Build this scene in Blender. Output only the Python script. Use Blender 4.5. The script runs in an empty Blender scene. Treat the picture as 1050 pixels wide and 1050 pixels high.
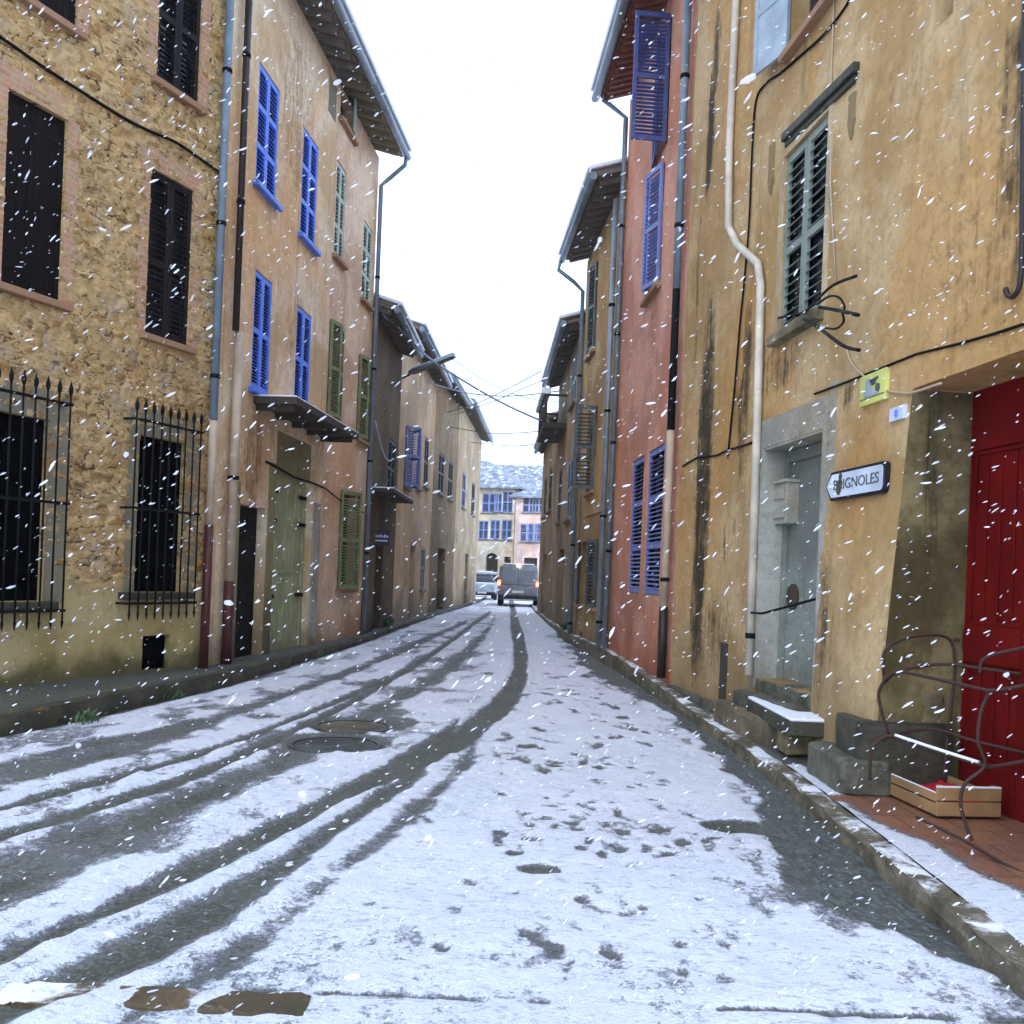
import bpy, math, random
import numpy as np
from mathutils import Vector, Matrix

R = random.Random(11)
NR = np.random.RandomState(5)
COL = bpy.context.scene.collection
rad = math.radians

# ------------------------------------------------------------------ camera geometry
F, CX, CY, ROLL, H = 1000.0, 525.0, 588.0, 0.04, 1.5


def ray(px, py):
    u, v = px - CX, py - CY
    c, s = math.cos(ROLL), math.sin(ROLL)
    return (u * c + v * s) / F, (u * s - v * c) / F


def at(px, py, D):
    a, b = ray(px, py)
    return Vector((a * D, D, H + b * D))


def gnd(px, py, z=0.0):
    a, b = ray(px, py)
    D = (H - z) / -b
    return a * D, D


# ------------------------------------------------------------------ numpy noise
def _hash(ix, iy, seed):
    h = (ix.astype(np.int64) * 374761393 + iy.astype(np.int64) * 668265263 + seed * 1442695041) & 0xFFFFFFFF
    h = ((h ^ (h >> 13)) * 1274126177) & 0xFFFFFFFF
    h = (h ^ (h >> 16)) & 0xFFFFFFFF
    return h / 4294967295.0


def vnoise(x, y, seed=0):
    x = np.asarray(x, float); y = np.asarray(y, float)
    ix, iy = np.floor(x), np.floor(y)
    fx, fy = x - ix, y - iy
    fx = fx * fx * (3 - 2 * fx); fy = fy * fy * (3 - 2 * fy)
    a = _hash(ix, iy, seed); b = _hash(ix + 1, iy, seed)
    c = _hash(ix, iy + 1, seed); d = _hash(ix + 1, iy + 1, seed)
    return (a * (1 - fx) + b * fx) * (1 - fy) + (c * (1 - fx) + d * fx) * fy


def fbm(x, y, seed=0, oct=4):
    s, amp, t = 0.0, 1.0, 0.0
    for i in range(oct):
        s = s + amp * vnoise(x * 2 ** i, y * 2 ** i, seed + i * 17)
        t += amp; amp *= 0.55
    return s / t


def sstep(a, b, x):
    t = np.clip((x - a) / (b - a), 0, 1)
    return t * t * (3 - 2 * t)


# ------------------------------------------------------------------ object helpers
def tag(o, label=None, cat=None, group=None, kind=None):
    if label: o['label'] = label
    if cat: o['category'] = cat
    if group: o['group'] = group
    if kind: o['kind'] = kind
    return o


def empty(name, label, cat, loc=(0, 0, 0), rz=0.0, group=None):
    o = bpy.data.objects.new(name, None)
    o.empty_display_size = 0.2
    COL.objects.link(o)
    o.location = loc; o.rotation_euler = (0, 0, rz)
    return tag(o, label, cat, group)


class MB:
    """collects faces, links them as ONE mesh object"""
    def __init__(self):
        self.v, self.f, self.m, self.s = [], [], [], []

    def face(self, pts, mi=0, smooth=False):
        n = len(self.v)
        self.v += [tuple(p) for p in pts]
        self.f.append(tuple(range(n, n + len(pts)))); self.m.append(mi); self.s.append(smooth)

    def mesh(self, vs, fs, mi=0, smooth=False):
        n = len(self.v)
        self.v += [tuple(p) for p in vs]
        for f in fs:
            self.f.append(tuple(i + n for i in f)); self.m.append(mi); self.s.append(smooth)
        return self

    def box(self, x0, x1, y0, y1, z0, z1, mi=0, M=None):
        vs = [Vector(p) for p in ((x0, y0, z0), (x1, y0, z0), (x1, y1, z0), (x0, y1, z0),
                                  (x0, y0, z1), (x1, y0, z1), (x1, y1, z1), (x0, y1, z1))]
        if M is not None: vs = [M @ p for p in vs]
        return self.mesh(vs, [(0, 3, 2, 1), (4, 5, 6, 7), (0, 1, 5, 4), (1, 2, 6, 5), (2, 3, 7, 6), (3, 0, 4, 7)], mi)

    def tube(self, pts, r, n=8, mi=0, cap=True):
        pts = [Vector(p) for p in pts]
        vs, fs = [], []
        up = None
        for i, p in enumerate(pts):
            t = (pts[min(i + 1, len(pts) - 1)] - pts[max(i - 1, 0)])
            if t.length < 1e-9: t = Vector((0, 0, 1))
            t.normalize()
            if up is None:
                up = Vector((0, 0, 1)) if abs(t.z) < .9 else Vector((0, 1, 0))
            a = t.cross(up)
            if a.length < 1e-4: a = t.cross(Vector((1, 0, .3)))
            a.normalize(); b = a.cross(t).normalized(); up = b
            rr = r[i] if isinstance(r, (list, tuple)) else r
            for k in range(n):
                th = 2 * math.pi * k / n
                vs.append(p + a * (rr * math.cos(th)) + b * (rr * math.sin(th)))
        for i in range(len(pts) - 1):
            for k in range(n):
                k2 = (k + 1) % n
                fs.append((i * n + k, i * n + k2, (i + 1) * n + k2, (i + 1) * n + k))
        self.mesh(vs, fs, mi, True)
        if cap:
            self.face([vs[k] for k in range(n)], mi)
            self.face([vs[(len(pts) - 1) * n + k] for k in reversed(range(n))], mi)
        return self

    def disc(self, c, r, z, n=28, mi=0, h=0.0):
        top = [(c[0] + r * math.cos(2 * math.pi * k / n), c[1] + r * math.sin(2 * math.pi * k / n), z) for k in range(n)]
        self.face(top, mi)
        if h:
            for k in range(n):
                p, q = top[k], top[(k + 1) % n]
                self.face([(p[0], p[1], z - h), (q[0], q[1], z - h), q, p], mi)
        return self

    def prism(self, outline, y0, y1, mi=0):
        """outline in (x,z), extruded along y"""
        n = len(outline)
        vs = [(x, y0, z) for x, z in outline] + [(x, y1, z) for x, z in outline]
        fs = [tuple(range(n)), tuple(reversed(range(n, 2 * n)))]
        fs += [(i, i + n, (i + 1) % n + n, (i + 1) % n) for i in range(n)]
        return self.mesh(vs, fs, mi)

    def build(self, name, mats, parent=None, bevel=0.0, fix=True, mtx=None):
        me = bpy.data.meshes.new(name)
        me.from_pydata(self.v, [], self.f)
        if not isinstance(mats, (list, tuple)): mats = [mats]
        for m in mats: me.materials.append(m)
        me.polygons.foreach_set('material_index', self.m)
        me.polygons.foreach_set('use_smooth', self.s)
        if fix:
            import bmesh
            bm = bmesh.new(); bm.from_mesh(me)
            if len(bm.verts) < 60000:
                bmesh.ops.remove_doubles(bm, verts=bm.verts, dist=1e-5)
                bmesh.ops.recalc_face_normals(bm, faces=bm.faces)
            bm.to_mesh(me); bm.free()
        me.update()
        o = bpy.data.objects.new(name, me); COL.objects.link(o)
        if parent is not None: o.parent = parent
        if mtx is not None: o.matrix_local = mtx
        if bevel:
            b = o.modifiers.new('bevel', 'BEVEL'); b.width = bevel; b.segments = 2; b.limit_method = 'ANGLE'
        return o


def grid_obj(name, P, mats, parent=None, attrs=None, smooth=True, flip=False, mi=None):
    """P: (n,m,3) array of points"""
    n, m = P.shape[:2]
    me = bpy.data.meshes.new(name)
    idx = np.arange(n * m).reshape(n, m)
    q = np.stack([idx[:-1, :-1], idx[:-1, 1:], idx[1:, 1:], idx[1:, :-1]], -1).reshape(-1, 4)
    if flip: q = q[:, ::-1]
    me.from_pydata(P.reshape(-1, 3).tolist(), [], q.tolist())
    if not isinstance(mats, (list, tuple)): mats = [mats]
    for k in mats: me.materials.append(k)
    me.polygons.foreach_set('use_smooth', [smooth] * len(me.polygons))
    for k, v in (attrs or {}).items():
        a = me.attributes.new(k, 'FLOAT', 'POINT')
        a.data.foreach_set('value', np.ascontiguousarray(v.reshape(-1), dtype=np.float32))
    me.update()
    o = bpy.data.objects.new(name, me); COL.objects.link(o)
    if parent is not None: o.parent = parent
    return o


def copy_tree(o, parent=None):
    c = o.copy(); COL.objects.link(c)
    if parent is not None:
        c.parent = parent; c.matrix_parent_inverse = o.matrix_parent_inverse.copy()
    for ch in list(o.children): copy_tree(ch, c)
    return c


# ------------------------------------------------------------------ materials
class NT:
    def __init__(self, name):
        self.mat = bpy.data.materials.new(name); self.mat.use_nodes = True
        self.t = self.mat.node_tree
        self.b = self.t.nodes['Principled BSDF']
        self.out = self.t.nodes['Material Output']

    def n(self, typ, props=None, **inp):
        nd = self.t.nodes.new(typ)
        for k, v in (props or {}).items(): setattr(nd, k, v)
        for k, v in inp.items(): self.set(nd, k.replace('_', ' '), v)
        return nd

    def set(self, nd, k, v):
        s = nd.inputs[int(k[1:])] if (k[0] == 'i' and k[1:].isdigit()) else nd.inputs[k]
        if isinstance(v, bpy.types.NodeSocket): self.t.links.new(v, s)
        else:
            if isinstance(v, tuple) and len(v) == 3 and s.type == 'RGBA': v = v + (1,)
            s.default_value = v

    def coord(self, loc=(0, 0, 0), scale=(1, 1, 1)):
        c = self.n('ShaderNodeTexCoord')
        m = self.n('ShaderNodeMapping', Vector=c.outputs['Object'], Location=loc, Scale=scale)
        return m.outputs[0]

    def noise(self, vec, scale, detail=4, rough=.55, dist=0):
        return self.n('ShaderNodeTexNoise', Vector=vec, Scale=scale, Detail=detail, Roughness=rough, Distortion=dist).outputs[0]

    def ramp(self, fac, a, b, va=0.0, vb=1.0):
        return self.n('ShaderNodeMapRange', {'interpolation_type': 'SMOOTHSTEP'}, i0=fac, i1=a, i2=b, i3=va, i4=vb).outputs[0]

    def math(self, op, a, b=0.0):
        return self.n('ShaderNodeMath', {'operation': op}, i0=a, i1=b).outputs[0]

    def mix(self, f, a, b, mode='MIX'):
        nd = self.t.nodes.new('ShaderNodeMix'); nd.data_type = 'RGBA'; nd.blend_type = mode
        self.set(nd, 'i0', f); self.set(nd, 'i6', a); self.set(nd, 'i7', b)
        return nd.outputs[2]

    def attr(self, name):
        return self.n('ShaderNodeAttribute', {'attribute_name': name}).outputs['Fac']

    def bump(self, h, strength=.3, dist=.02):
        b = self.n('ShaderNodeBump', Strength=strength, Distance=dist, Height=h)
        self.set(self.b, 'Normal', b.outputs[0])

    def done(self, col=None, rough=None, spec=None):
        if col is not None: self.set(self.b, 'Base Color', col)
        if rough is not None: self.set(self.b, 'Roughness', rough)
        if spec is not None: self.set(self.b, 'Specular IOR Level', spec)
        return self.mat


def mulc(c, k): return tuple(min(1, x * k) for x in c)


def plaster(name, base, stain=(.10, .085, .05), grime=(.12, .10, .06), seed=0, patch=.5, streak=.5, pale=None, grime_h=1.1, gk=.75):
    k = NT(name)
    v = k.coord((seed * 7.3, seed * 3.1, seed * 1.7))
    vs = k.coord((seed * 5.3, 0, 0), (2.6, 2.6, .22))
    n1 = k.noise(v, .8, 6, .6, .4); n2 = k.noise(v, 14, 8, .65); n3 = k.noise(v, 3.2, 6, .6, .8)
    st = k.noise(vs, 1.5, 7, .65, .3)
    pl = pale or mulc(base, 1.22)
    c = k.mix(k.ramp(n1, .40, .60), mulc(base, .78), pl)
    n0 = k.noise(k.coord((seed * 1.9, 0, seed * 2.2), (1, 1, .6)), .45, 4, .55, .8)
    c = k.mix(k.math('MULTIPLY', k.ramp(n0, .48, .62), .55), c, (base[0] * 1.02, base[1] * .80, base[2] * .55))
    n5 = k.noise(v, 6.5, 9, .72, 1.0)
    c = k.mix(k.math('MULTIPLY', k.ramp(n5, .50, .68), .38), c, mulc(base, .52))
    c = k.mix(k.math('MULTIPLY', k.ramp(n5, .46, .34), .30), c, mulc(base, 1.45))
    vo = k.n('ShaderNodeTexVoronoi', {'feature': 'DISTANCE_TO_EDGE'}, Vector=k.n('ShaderNodeVectorMath', {'operation': 'ADD'}, i0=v, i1=k.n('ShaderNodeTexNoise', Vector=v, Scale=3.0, Detail=5.0).outputs[1]).outputs[0], Scale=.9)
    crk = k.math('MULTIPLY', k.ramp(vo.outputs['Distance'], .012, .002), k.ramp(n0, .50, .58))
    c = k.mix(k.math('MULTIPLY', crk, .35), c, mulc(base, .35))
    c = k.mix(k.math('MULTIPLY', k.ramp(n3, .52, .72), patch), c, mulc((base[0], base[1] * .93, base[2] * .82), .78))
    c = k.mix(k.math('MULTIPLY', k.ramp(n2, .45, .70), .42), c, mulc(base, .55))
    c = k.mix(k.math('MULTIPLY', k.ramp(st, .53, .76), streak), c, stain)
    # splashed dirt at the wall foot, its upper edge ragged
    sep = k.n('ShaderNodeSeparateXYZ', i0=k.n('ShaderNodeTexCoord').outputs['Object'])
    z = k.math('ADD', sep.outputs[2], k.math('MULTIPLY', k.math('SUBTRACT', n1, .5), 2.4))
    c = k.mix(k.math('MULTIPLY', k.ramp(z, grime_h, .15), gk), c, grime)
    # marked stains (vertex attribute) broken up by noise
    sa = k.attr('stain')
    sf = k.ramp(k.math('ADD', sa, k.math('ADD', k.math('MULTIPLY', k.math('SUBTRACT', k.noise(vs, 5, 7, .7), .5), 2.0), k.math('MULTIPLY', k.math('SUBTRACT', k.noise(v, 7, 8, .7), .5), 1.4))), .15, 1.05)
    c = k.mix(k.math('MULTIPLY', sf, k.ramp(sa, 0.0, .20)), c, mulc(stain, .85))
    # pin holes and chips
    ch = k.ramp(k.noise(v, 26, 3, .5, .6), .70, .76)
    c = k.mix(k.math('MULTIPLY', ch, .5), c, mulc(stain, .8))
    h = k.math('ADD', k.math('MULTIPLY', k.noise(v, 55, 5), .35), k.math('ADD', k.math('MULTIPLY', n3, 1.6), k.math('MULTIPLY', ch, -.5)))
    k.bump(h, .55, .012)
    return k.done(c, .9, .25)


def paint(name, base, rough=.6, wear=.35, wearcol=(.3, .28, .25), seed=0, metal=0.0, spec=.4, bump=.15):
    k = NT(name)
    v = k.coord((seed * 2.3, seed, 0)); vs = k.coord((seed, 0, 0), (9, 9, 1.1))
    n = k.noise(v, 3, 6); s = k.noise(vs, 4, 7, .65)
    c = k.mix(k.ramp(n, .35, .68), mulc(base, .8), mulc(base, 1.15))
    c = k.mix(k.math('MULTIPLY', k.ramp(s, .56, .74), wear), c, wearcol)
    k.set(k.b, 'Metallic', metal)
    k.bump(s, bump, .006)
    return k.done(c, k.ramp(n, .3, .7, rough - .1, rough + .12), spec)


def stone_mat(name, base, moss=.3, snow=0.0, seed=0, rough=.85):
    k = NT(name)
    v = k.coord((seed * 4.1, seed, 0))
    n = k.noise(v, 2.2, 8, .65, .5); n2 = k.noise(v, 18, 8, .7); n3 = k.noise(v, 5, 5, .6)
    c = k.mix(k.ramp(n, .35, .68), mulc(base, .55), mulc(base, 1.3))
    c = k.mix(k.math('MULTIPLY', k.ramp(n2, .5, .72), .55), c, mulc(base, .38))
    n9 = k.noise(k.coord((seed, 5, 2)), 7, 7, .7, .8)
    c = k.mix(k.math('MULTIPLY', k.ramp(n9, .54, .64), .6), c, mulc(base, .3))
    c = k.mix(k.math('MULTIPLY', k.ramp(n9, .44, .36), .45), c, mulc(base, 1.9))
    c = k.mix(k.math('MULTIPLY', k.ramp(n3, .48, .66), moss), c, (.045, .05, .02))
    k.bump(k.math('ADD', n2, k.math('MULTIPLY', n, 1.5)), .7, .02)
    if snow:
        g = k.n('ShaderNodeNewGeometry')
        sp = k.n('ShaderNodeSeparateXYZ', i0=g.outputs['Normal'])
        f = k.math('MULTIPLY', k.ramp(sp.outputs[2], .6, .9), k.ramp(k.math('ADD', n, k.math('MULTIPLY', n2, .4)), .95 - snow, 1.1 - snow))
        c = k.mix(f, c, (.84, .87, .92))
    return k.done(c, rough, .35)


def plain(name, col, rough=.6, metal=0.0, spec=.4):
    k = NT(name)
    v = k.coord()
    n = k.noise(v, 6, 5)
    k.set(k.b, 'Metallic', metal)
    return k.done(k.mix(n, mulc(col, .8), mulc(col, 1.2)), rough, spec)


def emit(name, col, strength):
    k = NT(name)
    k.set(k.b, 'Emission Color', col); k.set(k.b, 'Emission Strength', strength)
    return k.done(col, .3)


def snow_ground(name, under, under2, wet=.35, tile=False):
    """snow cover given by the vertex attribute 'snow' over wet asphalt / paving"""
    k = NT(name)
    v = k.coord()
    a = k.attr('snow'); w = k.attr('wet')
    n1 = k.noise(v, 9, 8, .7, .4); n2 = k.noise(v, 34, 6, .7); n3 = k.noise(v, 1.3, 5)
    vy = k.coord((0, 0, 0), (26, 9, 9))
    n4 = k.noise(vy, 1.0, 6, .7)
    brk = k.math('ADD', k.math('ADD', k.math('MULTIPLY', k.math('SUBTRACT', n1, .5), .75), k.math('MULTIPLY', k.math('SUBTRACT', n2, .5), .8)), k.math('MULTIPLY', k.math('SUBTRACT', n4, .5), .5))
    n6 = k.noise(v, 75, 4, .7)
    brk = k.math('ADD', brk, k.math('MULTIPLY', k.math('SUBTRACT', n6, .5), .75))
    f = k.ramp(k.math('ADD', a, brk), .30, .64)
    if tile:
        br = k.n('ShaderNodeTexBrick', {'offset': .5}, Vector=k.coord((0, 0, 0), (1, 1, 1)), Color1=(under + (1,)), Color2=(under2 + (1,)), Mortar=(.05, .035, .025, 1), Scale=1.0, Mortar_Size=.006, Brick_Width=.3, Row_Height=.3)
        g = k.mix(k.math('MULTIPLY', k.ramp(n1, .4, .7), .5), br.outputs[0], mulc(under, .55))
    else:
        g = k.mix(k.ramp(n3, .35, .65), under, under2)
        g = k.mix(k.math('MULTIPLY', k.ramp(n2, .45, .7), .65), g, mulc(under2, 1.9))
        g = k.mix(k.math('MULTIPLY', k.ramp(n1, .5, .66), .4), g, mulc(under, .45))
        g = k.mix(k.math('MULTIPLY', k.ramp(n6, .58, .70), .65), g, (.30, .33, .33))
        g = k.mix(k.math('MULTIPLY', k.ramp(k.noise(k.coord((7, 3, 0), (1, 1, 1)), 22, 5, .7), .60, .70), .75), g, (.55, .60, .66))
        g = k.mix(k.math('MULTIPLY', k.ramp(k.noise(k.coord((1, 9, 0), (1, 1, 1)), 28, 5, .7), .54, .66), .7), g, mulc(under, .35))
    # grey slush where the snow is thin
    g = k.mix(k.math('MULTIPLY', k.ramp(k.math('ADD', a, brk), .02, .36), .30), g, (.42, .45, .48))
    sn = k.mix(k.ramp(n3, .35, .65), (.82, .845, .90), (.89, .905, .94))
    sn = k.mix(k.math('MULTIPLY', k.ramp(n2, .55, .72), .16), sn, (.45, .48, .52))
    dab = k.noise(k.coord((0, 0, 0), (1, 2.4, 1)), 15, 6, .65, .5)
    sn = k.mix(k.math('MULTIPLY', k.ramp(dab, .53, .66), .55), sn, (.30, .35, .45))
    sn = k.mix(k.math('MULTIPLY', k.ramp(n6, .54, .68), .40), sn, (.46, .51, .60))
    c = k.mix(f, g, sn)
    c = k.mix(k.math('MULTIPLY', w, k.math('SUBTRACT', 1.0, f)), c, k.mix(k.ramp(n2, .35, .65), k.mix(k.ramp(n1, .35, .65), (.045, .055, .045), (.12, .135, .118)), k.mix(k.ramp(n4, .4, .6), (.10, .115, .10), (.22, .25, .24))))
    ro = k.n('ShaderNodeMix', i0=f, i2=k.n('ShaderNodeMix', i0=w, i2=.62, i3=.22).outputs[0], i3=.75).outputs[0]
    hh = k.math('ADD', k.math('MULTIPLY', f, 1.2), k.math('ADD', k.math('MULTIPLY', n2, .55), k.math('MULTIPLY', n1, .6)))
    k.bump(k.math('ADD', hh, k.math('MULTIPLY', n6, .6)), 1.0, .03)
    k.set(k.b, 'Roughness', ro)
    return k.done(c, None, .4)


M = {}
M['asphalt_snow'] = snow_ground('road snow and slush', (.070, .073, .050), (.108, .108, .078))
M['pave_left'] = snow_ground('wet left paving', (.10, .085, .05), (.05, .05, .035))
M['pave_right'] = snow_ground('terracotta paving', (.50, .165, .048), (.38, .115, .036), tile=True)
M['kerb'] = stone_mat('kerb stone', (.20, .165, .105), .55, .30, 3, .6)
M['kerb_dark'] = stone_mat('dark mossy kerb stone', (.075, .068, .042), .6, .0, 5, .6)
M['kerb_pale'] = stone_mat('pale kerb stone', (.24, .20, .135), .25, .12, 4, .6)
M['snow'] = NT('fresh snow')
_k = M['snow']; _v = _k.coord(); _n = _k.noise(_v, 14, 6); _k.bump(_n, .4, .02)
M['snow'] = _k.done(_k.mix(_k.ramp(_n, .3, .7), (.80, .84, .90), (.88, .90, .94)), .7, .3)
M['dark'] = plain('dark interior', (.002, .002, .002), .95, 0, 0.0)
M['glass'] = plain('dark window glass', (.02, .022, .025), .12, 0, .5)
M['iron'] = paint('black iron', (.006, .006, .006), .7, .3, (.03, .02, .015), spec=.15)
M['rust'] = paint('rusty iron rod', (.05, .022, .016), .7, .5, (.12, .05, .025))
M['zinc'] = paint('zinc pipe', (.22, .26, .29), .45, .4, (.12, .13, .13), 2, .25)
M['pipe_grey'] = paint('grey painted pipe', (.17, .22, .25), .5, .4, (.1, .11, .1), 3)
M['pipe_beige'] = paint('beige painted pipe', (.50, .38, .27), .6, .35, (.28, .2, .13), 4)
M['pipe_red'] = paint('dark red painted pipe', (.075, .018, .014), .5, .4, (.04, .02, .015), 5)
M['pipe_white'] = paint('cream painted pipe', (.62, .55, .42), .5, .35, (.35, .28, .18), 6)
M['pipe_brown'] = paint('brown painted pipe', (.025, .016, .012), .5, .2, (.06, .04, .03), 7)
M['cable'] = plain('black cable', (.008, .007, .006), .7, 0, .1)
M['cable_beige'] = plain('beige cable', (.45, .35, .23), .6)
M['cable_snow'] = plain('cable with a crust of snow', (.42, .46, .52), .7)
M['cable_grey'] = plain('grey cable', (.10, .11, .125), .7)
M['sh_dark'] = paint('dark brown shutter', (.007, .005, .004), .65, .35, (.025, .018, .015), 1, spec=.12)
M['sh_louv'] = paint('dark brown louvred shutter', (.016, .012, .011), .65, .4, (.06, .05, .045), 2, spec=.15)
M['sh_blue'] = paint('bright blue shutter', (.10, .23, .82), .5, .3, (.13, .2, .5), 3)
M['sh_peri'] = paint('faded blue shutter', (.19, .235, .50), .55, .45, (.2, .22, .40), 4)
M['sh_navy'] = paint('dusky blue shutter', (.055, .075, .21), .55, .35, (.12, .14, .26), 5)
M['sh_green'] = paint('olive green shutter', (.20, .235, .10), .6, .4, (.25, .27, .16), 6)
M['sh_mint'] = paint('pale mint shutter', (.42, .50, .40), .6, .35, (.55, .58, .5), 7)
M['sh_grey'] = paint('grey green shutter', (.24, .28, .22), .6, .4, (.35, .36, .3), 8)
M['sh_slate'] = paint('slate grey shutter', (.085, .10, .10), .6, .4, (.18, .2, .19), 9)
M['sh_pale'] = paint('pale grey blue shutter', (.36, .43, .47), .6, .4, (.5, .53, .55), 10)
M['wood_dark'] = paint('old dark wood', (.055, .040, .026), .75, .5, (.11, .085, .06), 11, bump=.4)
M['wood_rafter'] = paint('weathered rafters', (.17, .145, .11), .8, .5, (.06, .05, .035), 12, bump=.4)
M['tile_under'] = paint('terracotta eaves tiles', (.24, .085, .045), .8, .5, (.09, .04, .03), 13)
M['tile'] = paint('roof tiles', (.17, .13, .10), .85, .5, (.08, .07, .06), 14)
M['brick'] = plaster('salmon brick surround', (.50, .27, .16), (.2, .12, .07), (.3, .18, .1), 21, .5, .3, grime_h=-5)
def brick_mat():
    k = NT('salmon brickwork')
    c = k.n('ShaderNodeTexCoord'); sp = k.n('ShaderNodeSeparateXYZ', i0=c.outputs['Object']); cb_ = k.n('ShaderNodeCombineXYZ', i0=sp.outputs[0], i1=sp.outputs[2])
    b = k.n('ShaderNodeTexBrick', Vector=cb_.outputs[0], Color1=(.56, .27, .14, 1), Color2=(.44, .23, .13, 1), Mortar=(.46, .38, .27, 1), Scale=1.0, Mortar_Size=.007, Brick_Width=.22, Row_Height=.062)
    v = k.coord(); n = k.noise(v, 5, 7, .65); n2 = k.noise(v, 22, 6, .7)
    col = k.mix(k.math('MULTIPLY', k.ramp(n, .42, .62), .6), b.outputs[0], (.52, .36, .22))
    col = k.mix(k.math('MULTIPLY', k.ramp(n2, .52, .68), .5), col, (.22, .12, .07))
    k.bump(k.math('ADD', k.math('MULTIPLY', b.outputs['Fac'], -.6), n2), .6, .01)
    return k.done(col, .9, .2)


M['brickwork'] = brick_mat()
M['cement'] = plaster('grey cement render', (.36, .35, .29), (.17, .15, .10), (.20, .17, .10), 22, .4, .35, grime_h=.7)
M['frame_grey'] = plaster('limewashed surround', (.36, .34, .26), (.16, .14, .09), (.2, .17, .1), 23, .4, .35, grime_h=-5)
M['door_red'] = paint('dark red door paint', (.14, .004, .003), .6, .8, (.055, .006, .005), 15, bump=.5, spec=.12)
M['door_blue'] = plaster('grey green rendered door with painted shade', (.22, .24, .20), (.11, .10, .06), (.26, .22, .14), 24, .5, .3, grime_h=.9)  # doorway shade put into the dark base colour, paler at the foot
M['door_green'] = paint('pale olive garage door', (.36, .38, .20), .65, .45, (.17, .17, .09), 16, bump=.3)
M['olive'] = plaster('olive render', (.25, .24, .125), (.11, .09, .05), (.08, .07, .04), 25, .5, .5, grime_h=1.0)
M['crate'] = paint('crate wood', (.36, .21, .085), .7, .5, (.22, .12, .05), 17, bump=.4)
M['red_plastic'] = plain('red plastic', (.55, .015, .03), .35)
M['white_paint'] = paint('white sign enamel', (.66, .71, .80), .4, .12, (.5, .5, .5), 18)
M['black_paint'] = plain('black enamel', (.008, .009, .015), .4)
M['yellow_sign'] = paint('yellow sign plastic', (.62, .64, .17), .45, .2, (.45, .45, .12), 19)
M['navy_sign'] = plain('dark navy sign', (.018, .016, .035), .5)
M['stone_block'] = stone_mat('mossy stone block', (.125, .12, .085), .5, .0, 6, .7)
M['stone_step'] = stone_mat('brown worn step stone', (.17, .13, .075), .4, .0, 27, .65)
M['stone_dark'] = stone_mat('dark wet stone', (.06, .055, .035), .55, .0, 7, .55)
M['stone_moss'] = stone_mat('yellowish mossy stone', (.20, .165, .085), .5, .0, 8, .7)
M['stone_brown'] = stone_mat('brown kerb stone', (.13, .088, .042), .35, .26, 9, .6)
M['stone_snowy'] = stone_mat('kerb stone under snow', (.22, .135, .055), .2, .88, 19, .55)
M['manhole'] = stone_mat('wet cast iron', (.075, .078, .068), .1, .0, 10, .35)
M['manhole_b'] = stone_mat('rusty cast iron', (.13, .105, .06), .1, .0, 12, .4)
M['leaf'] = plain('yellow leaf', (.55, .28, .02), .6)
M['weed'] = plain('green weed', (.055, .10, .035), .7)


# ------------------------------------------------------------------ facades
class Facade:
    """vertical wall; local x runs left to right as seen from the street, y into the house, z up"""
    def __init__(self, p0, p1):
        self.p0 = Vector(p0); self.p1 = Vector(p1)
        d = self.p1 - self.p0; self.L = d.length
        self.d = d.normalized(); self.n = Vector((-self.d.y, self.d.x))
        self.rz = math.atan2(self.d.y, self.d.x)

    def px(self, x, y, off=0.0):
        a, b = ray(x, y)
        o = self.p0 + self.n * off
        D = (o.x * self.n.x + o.y * self.n.y) / (a * self.n.x + self.n.y)
        P = Vector((a * D, D)) - o
        return P.dot(self.d), H + b * D

    def rect(self, tl, tr, br, bl):
        q = [self.px(*p) for p in (tl, tr, br, bl)]
        return ((q[0][0] + q[3][0]) / 2, (q[1][0] + q[2][0]) / 2, (q[2][1] + q[3][1]) / 2, (q[0][1] + q[1][1]) / 2)

    def house(self, name, label, cat='house', z=0.0):
        e = empty(name, label, cat, (self.p0.x, self.p0.y, z), self.rz)
        return e

    def world(self, s, y, z):
        p = self.p0 + self.d * s + self.n * y
        return Vector((p.x, p.y, z))


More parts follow.
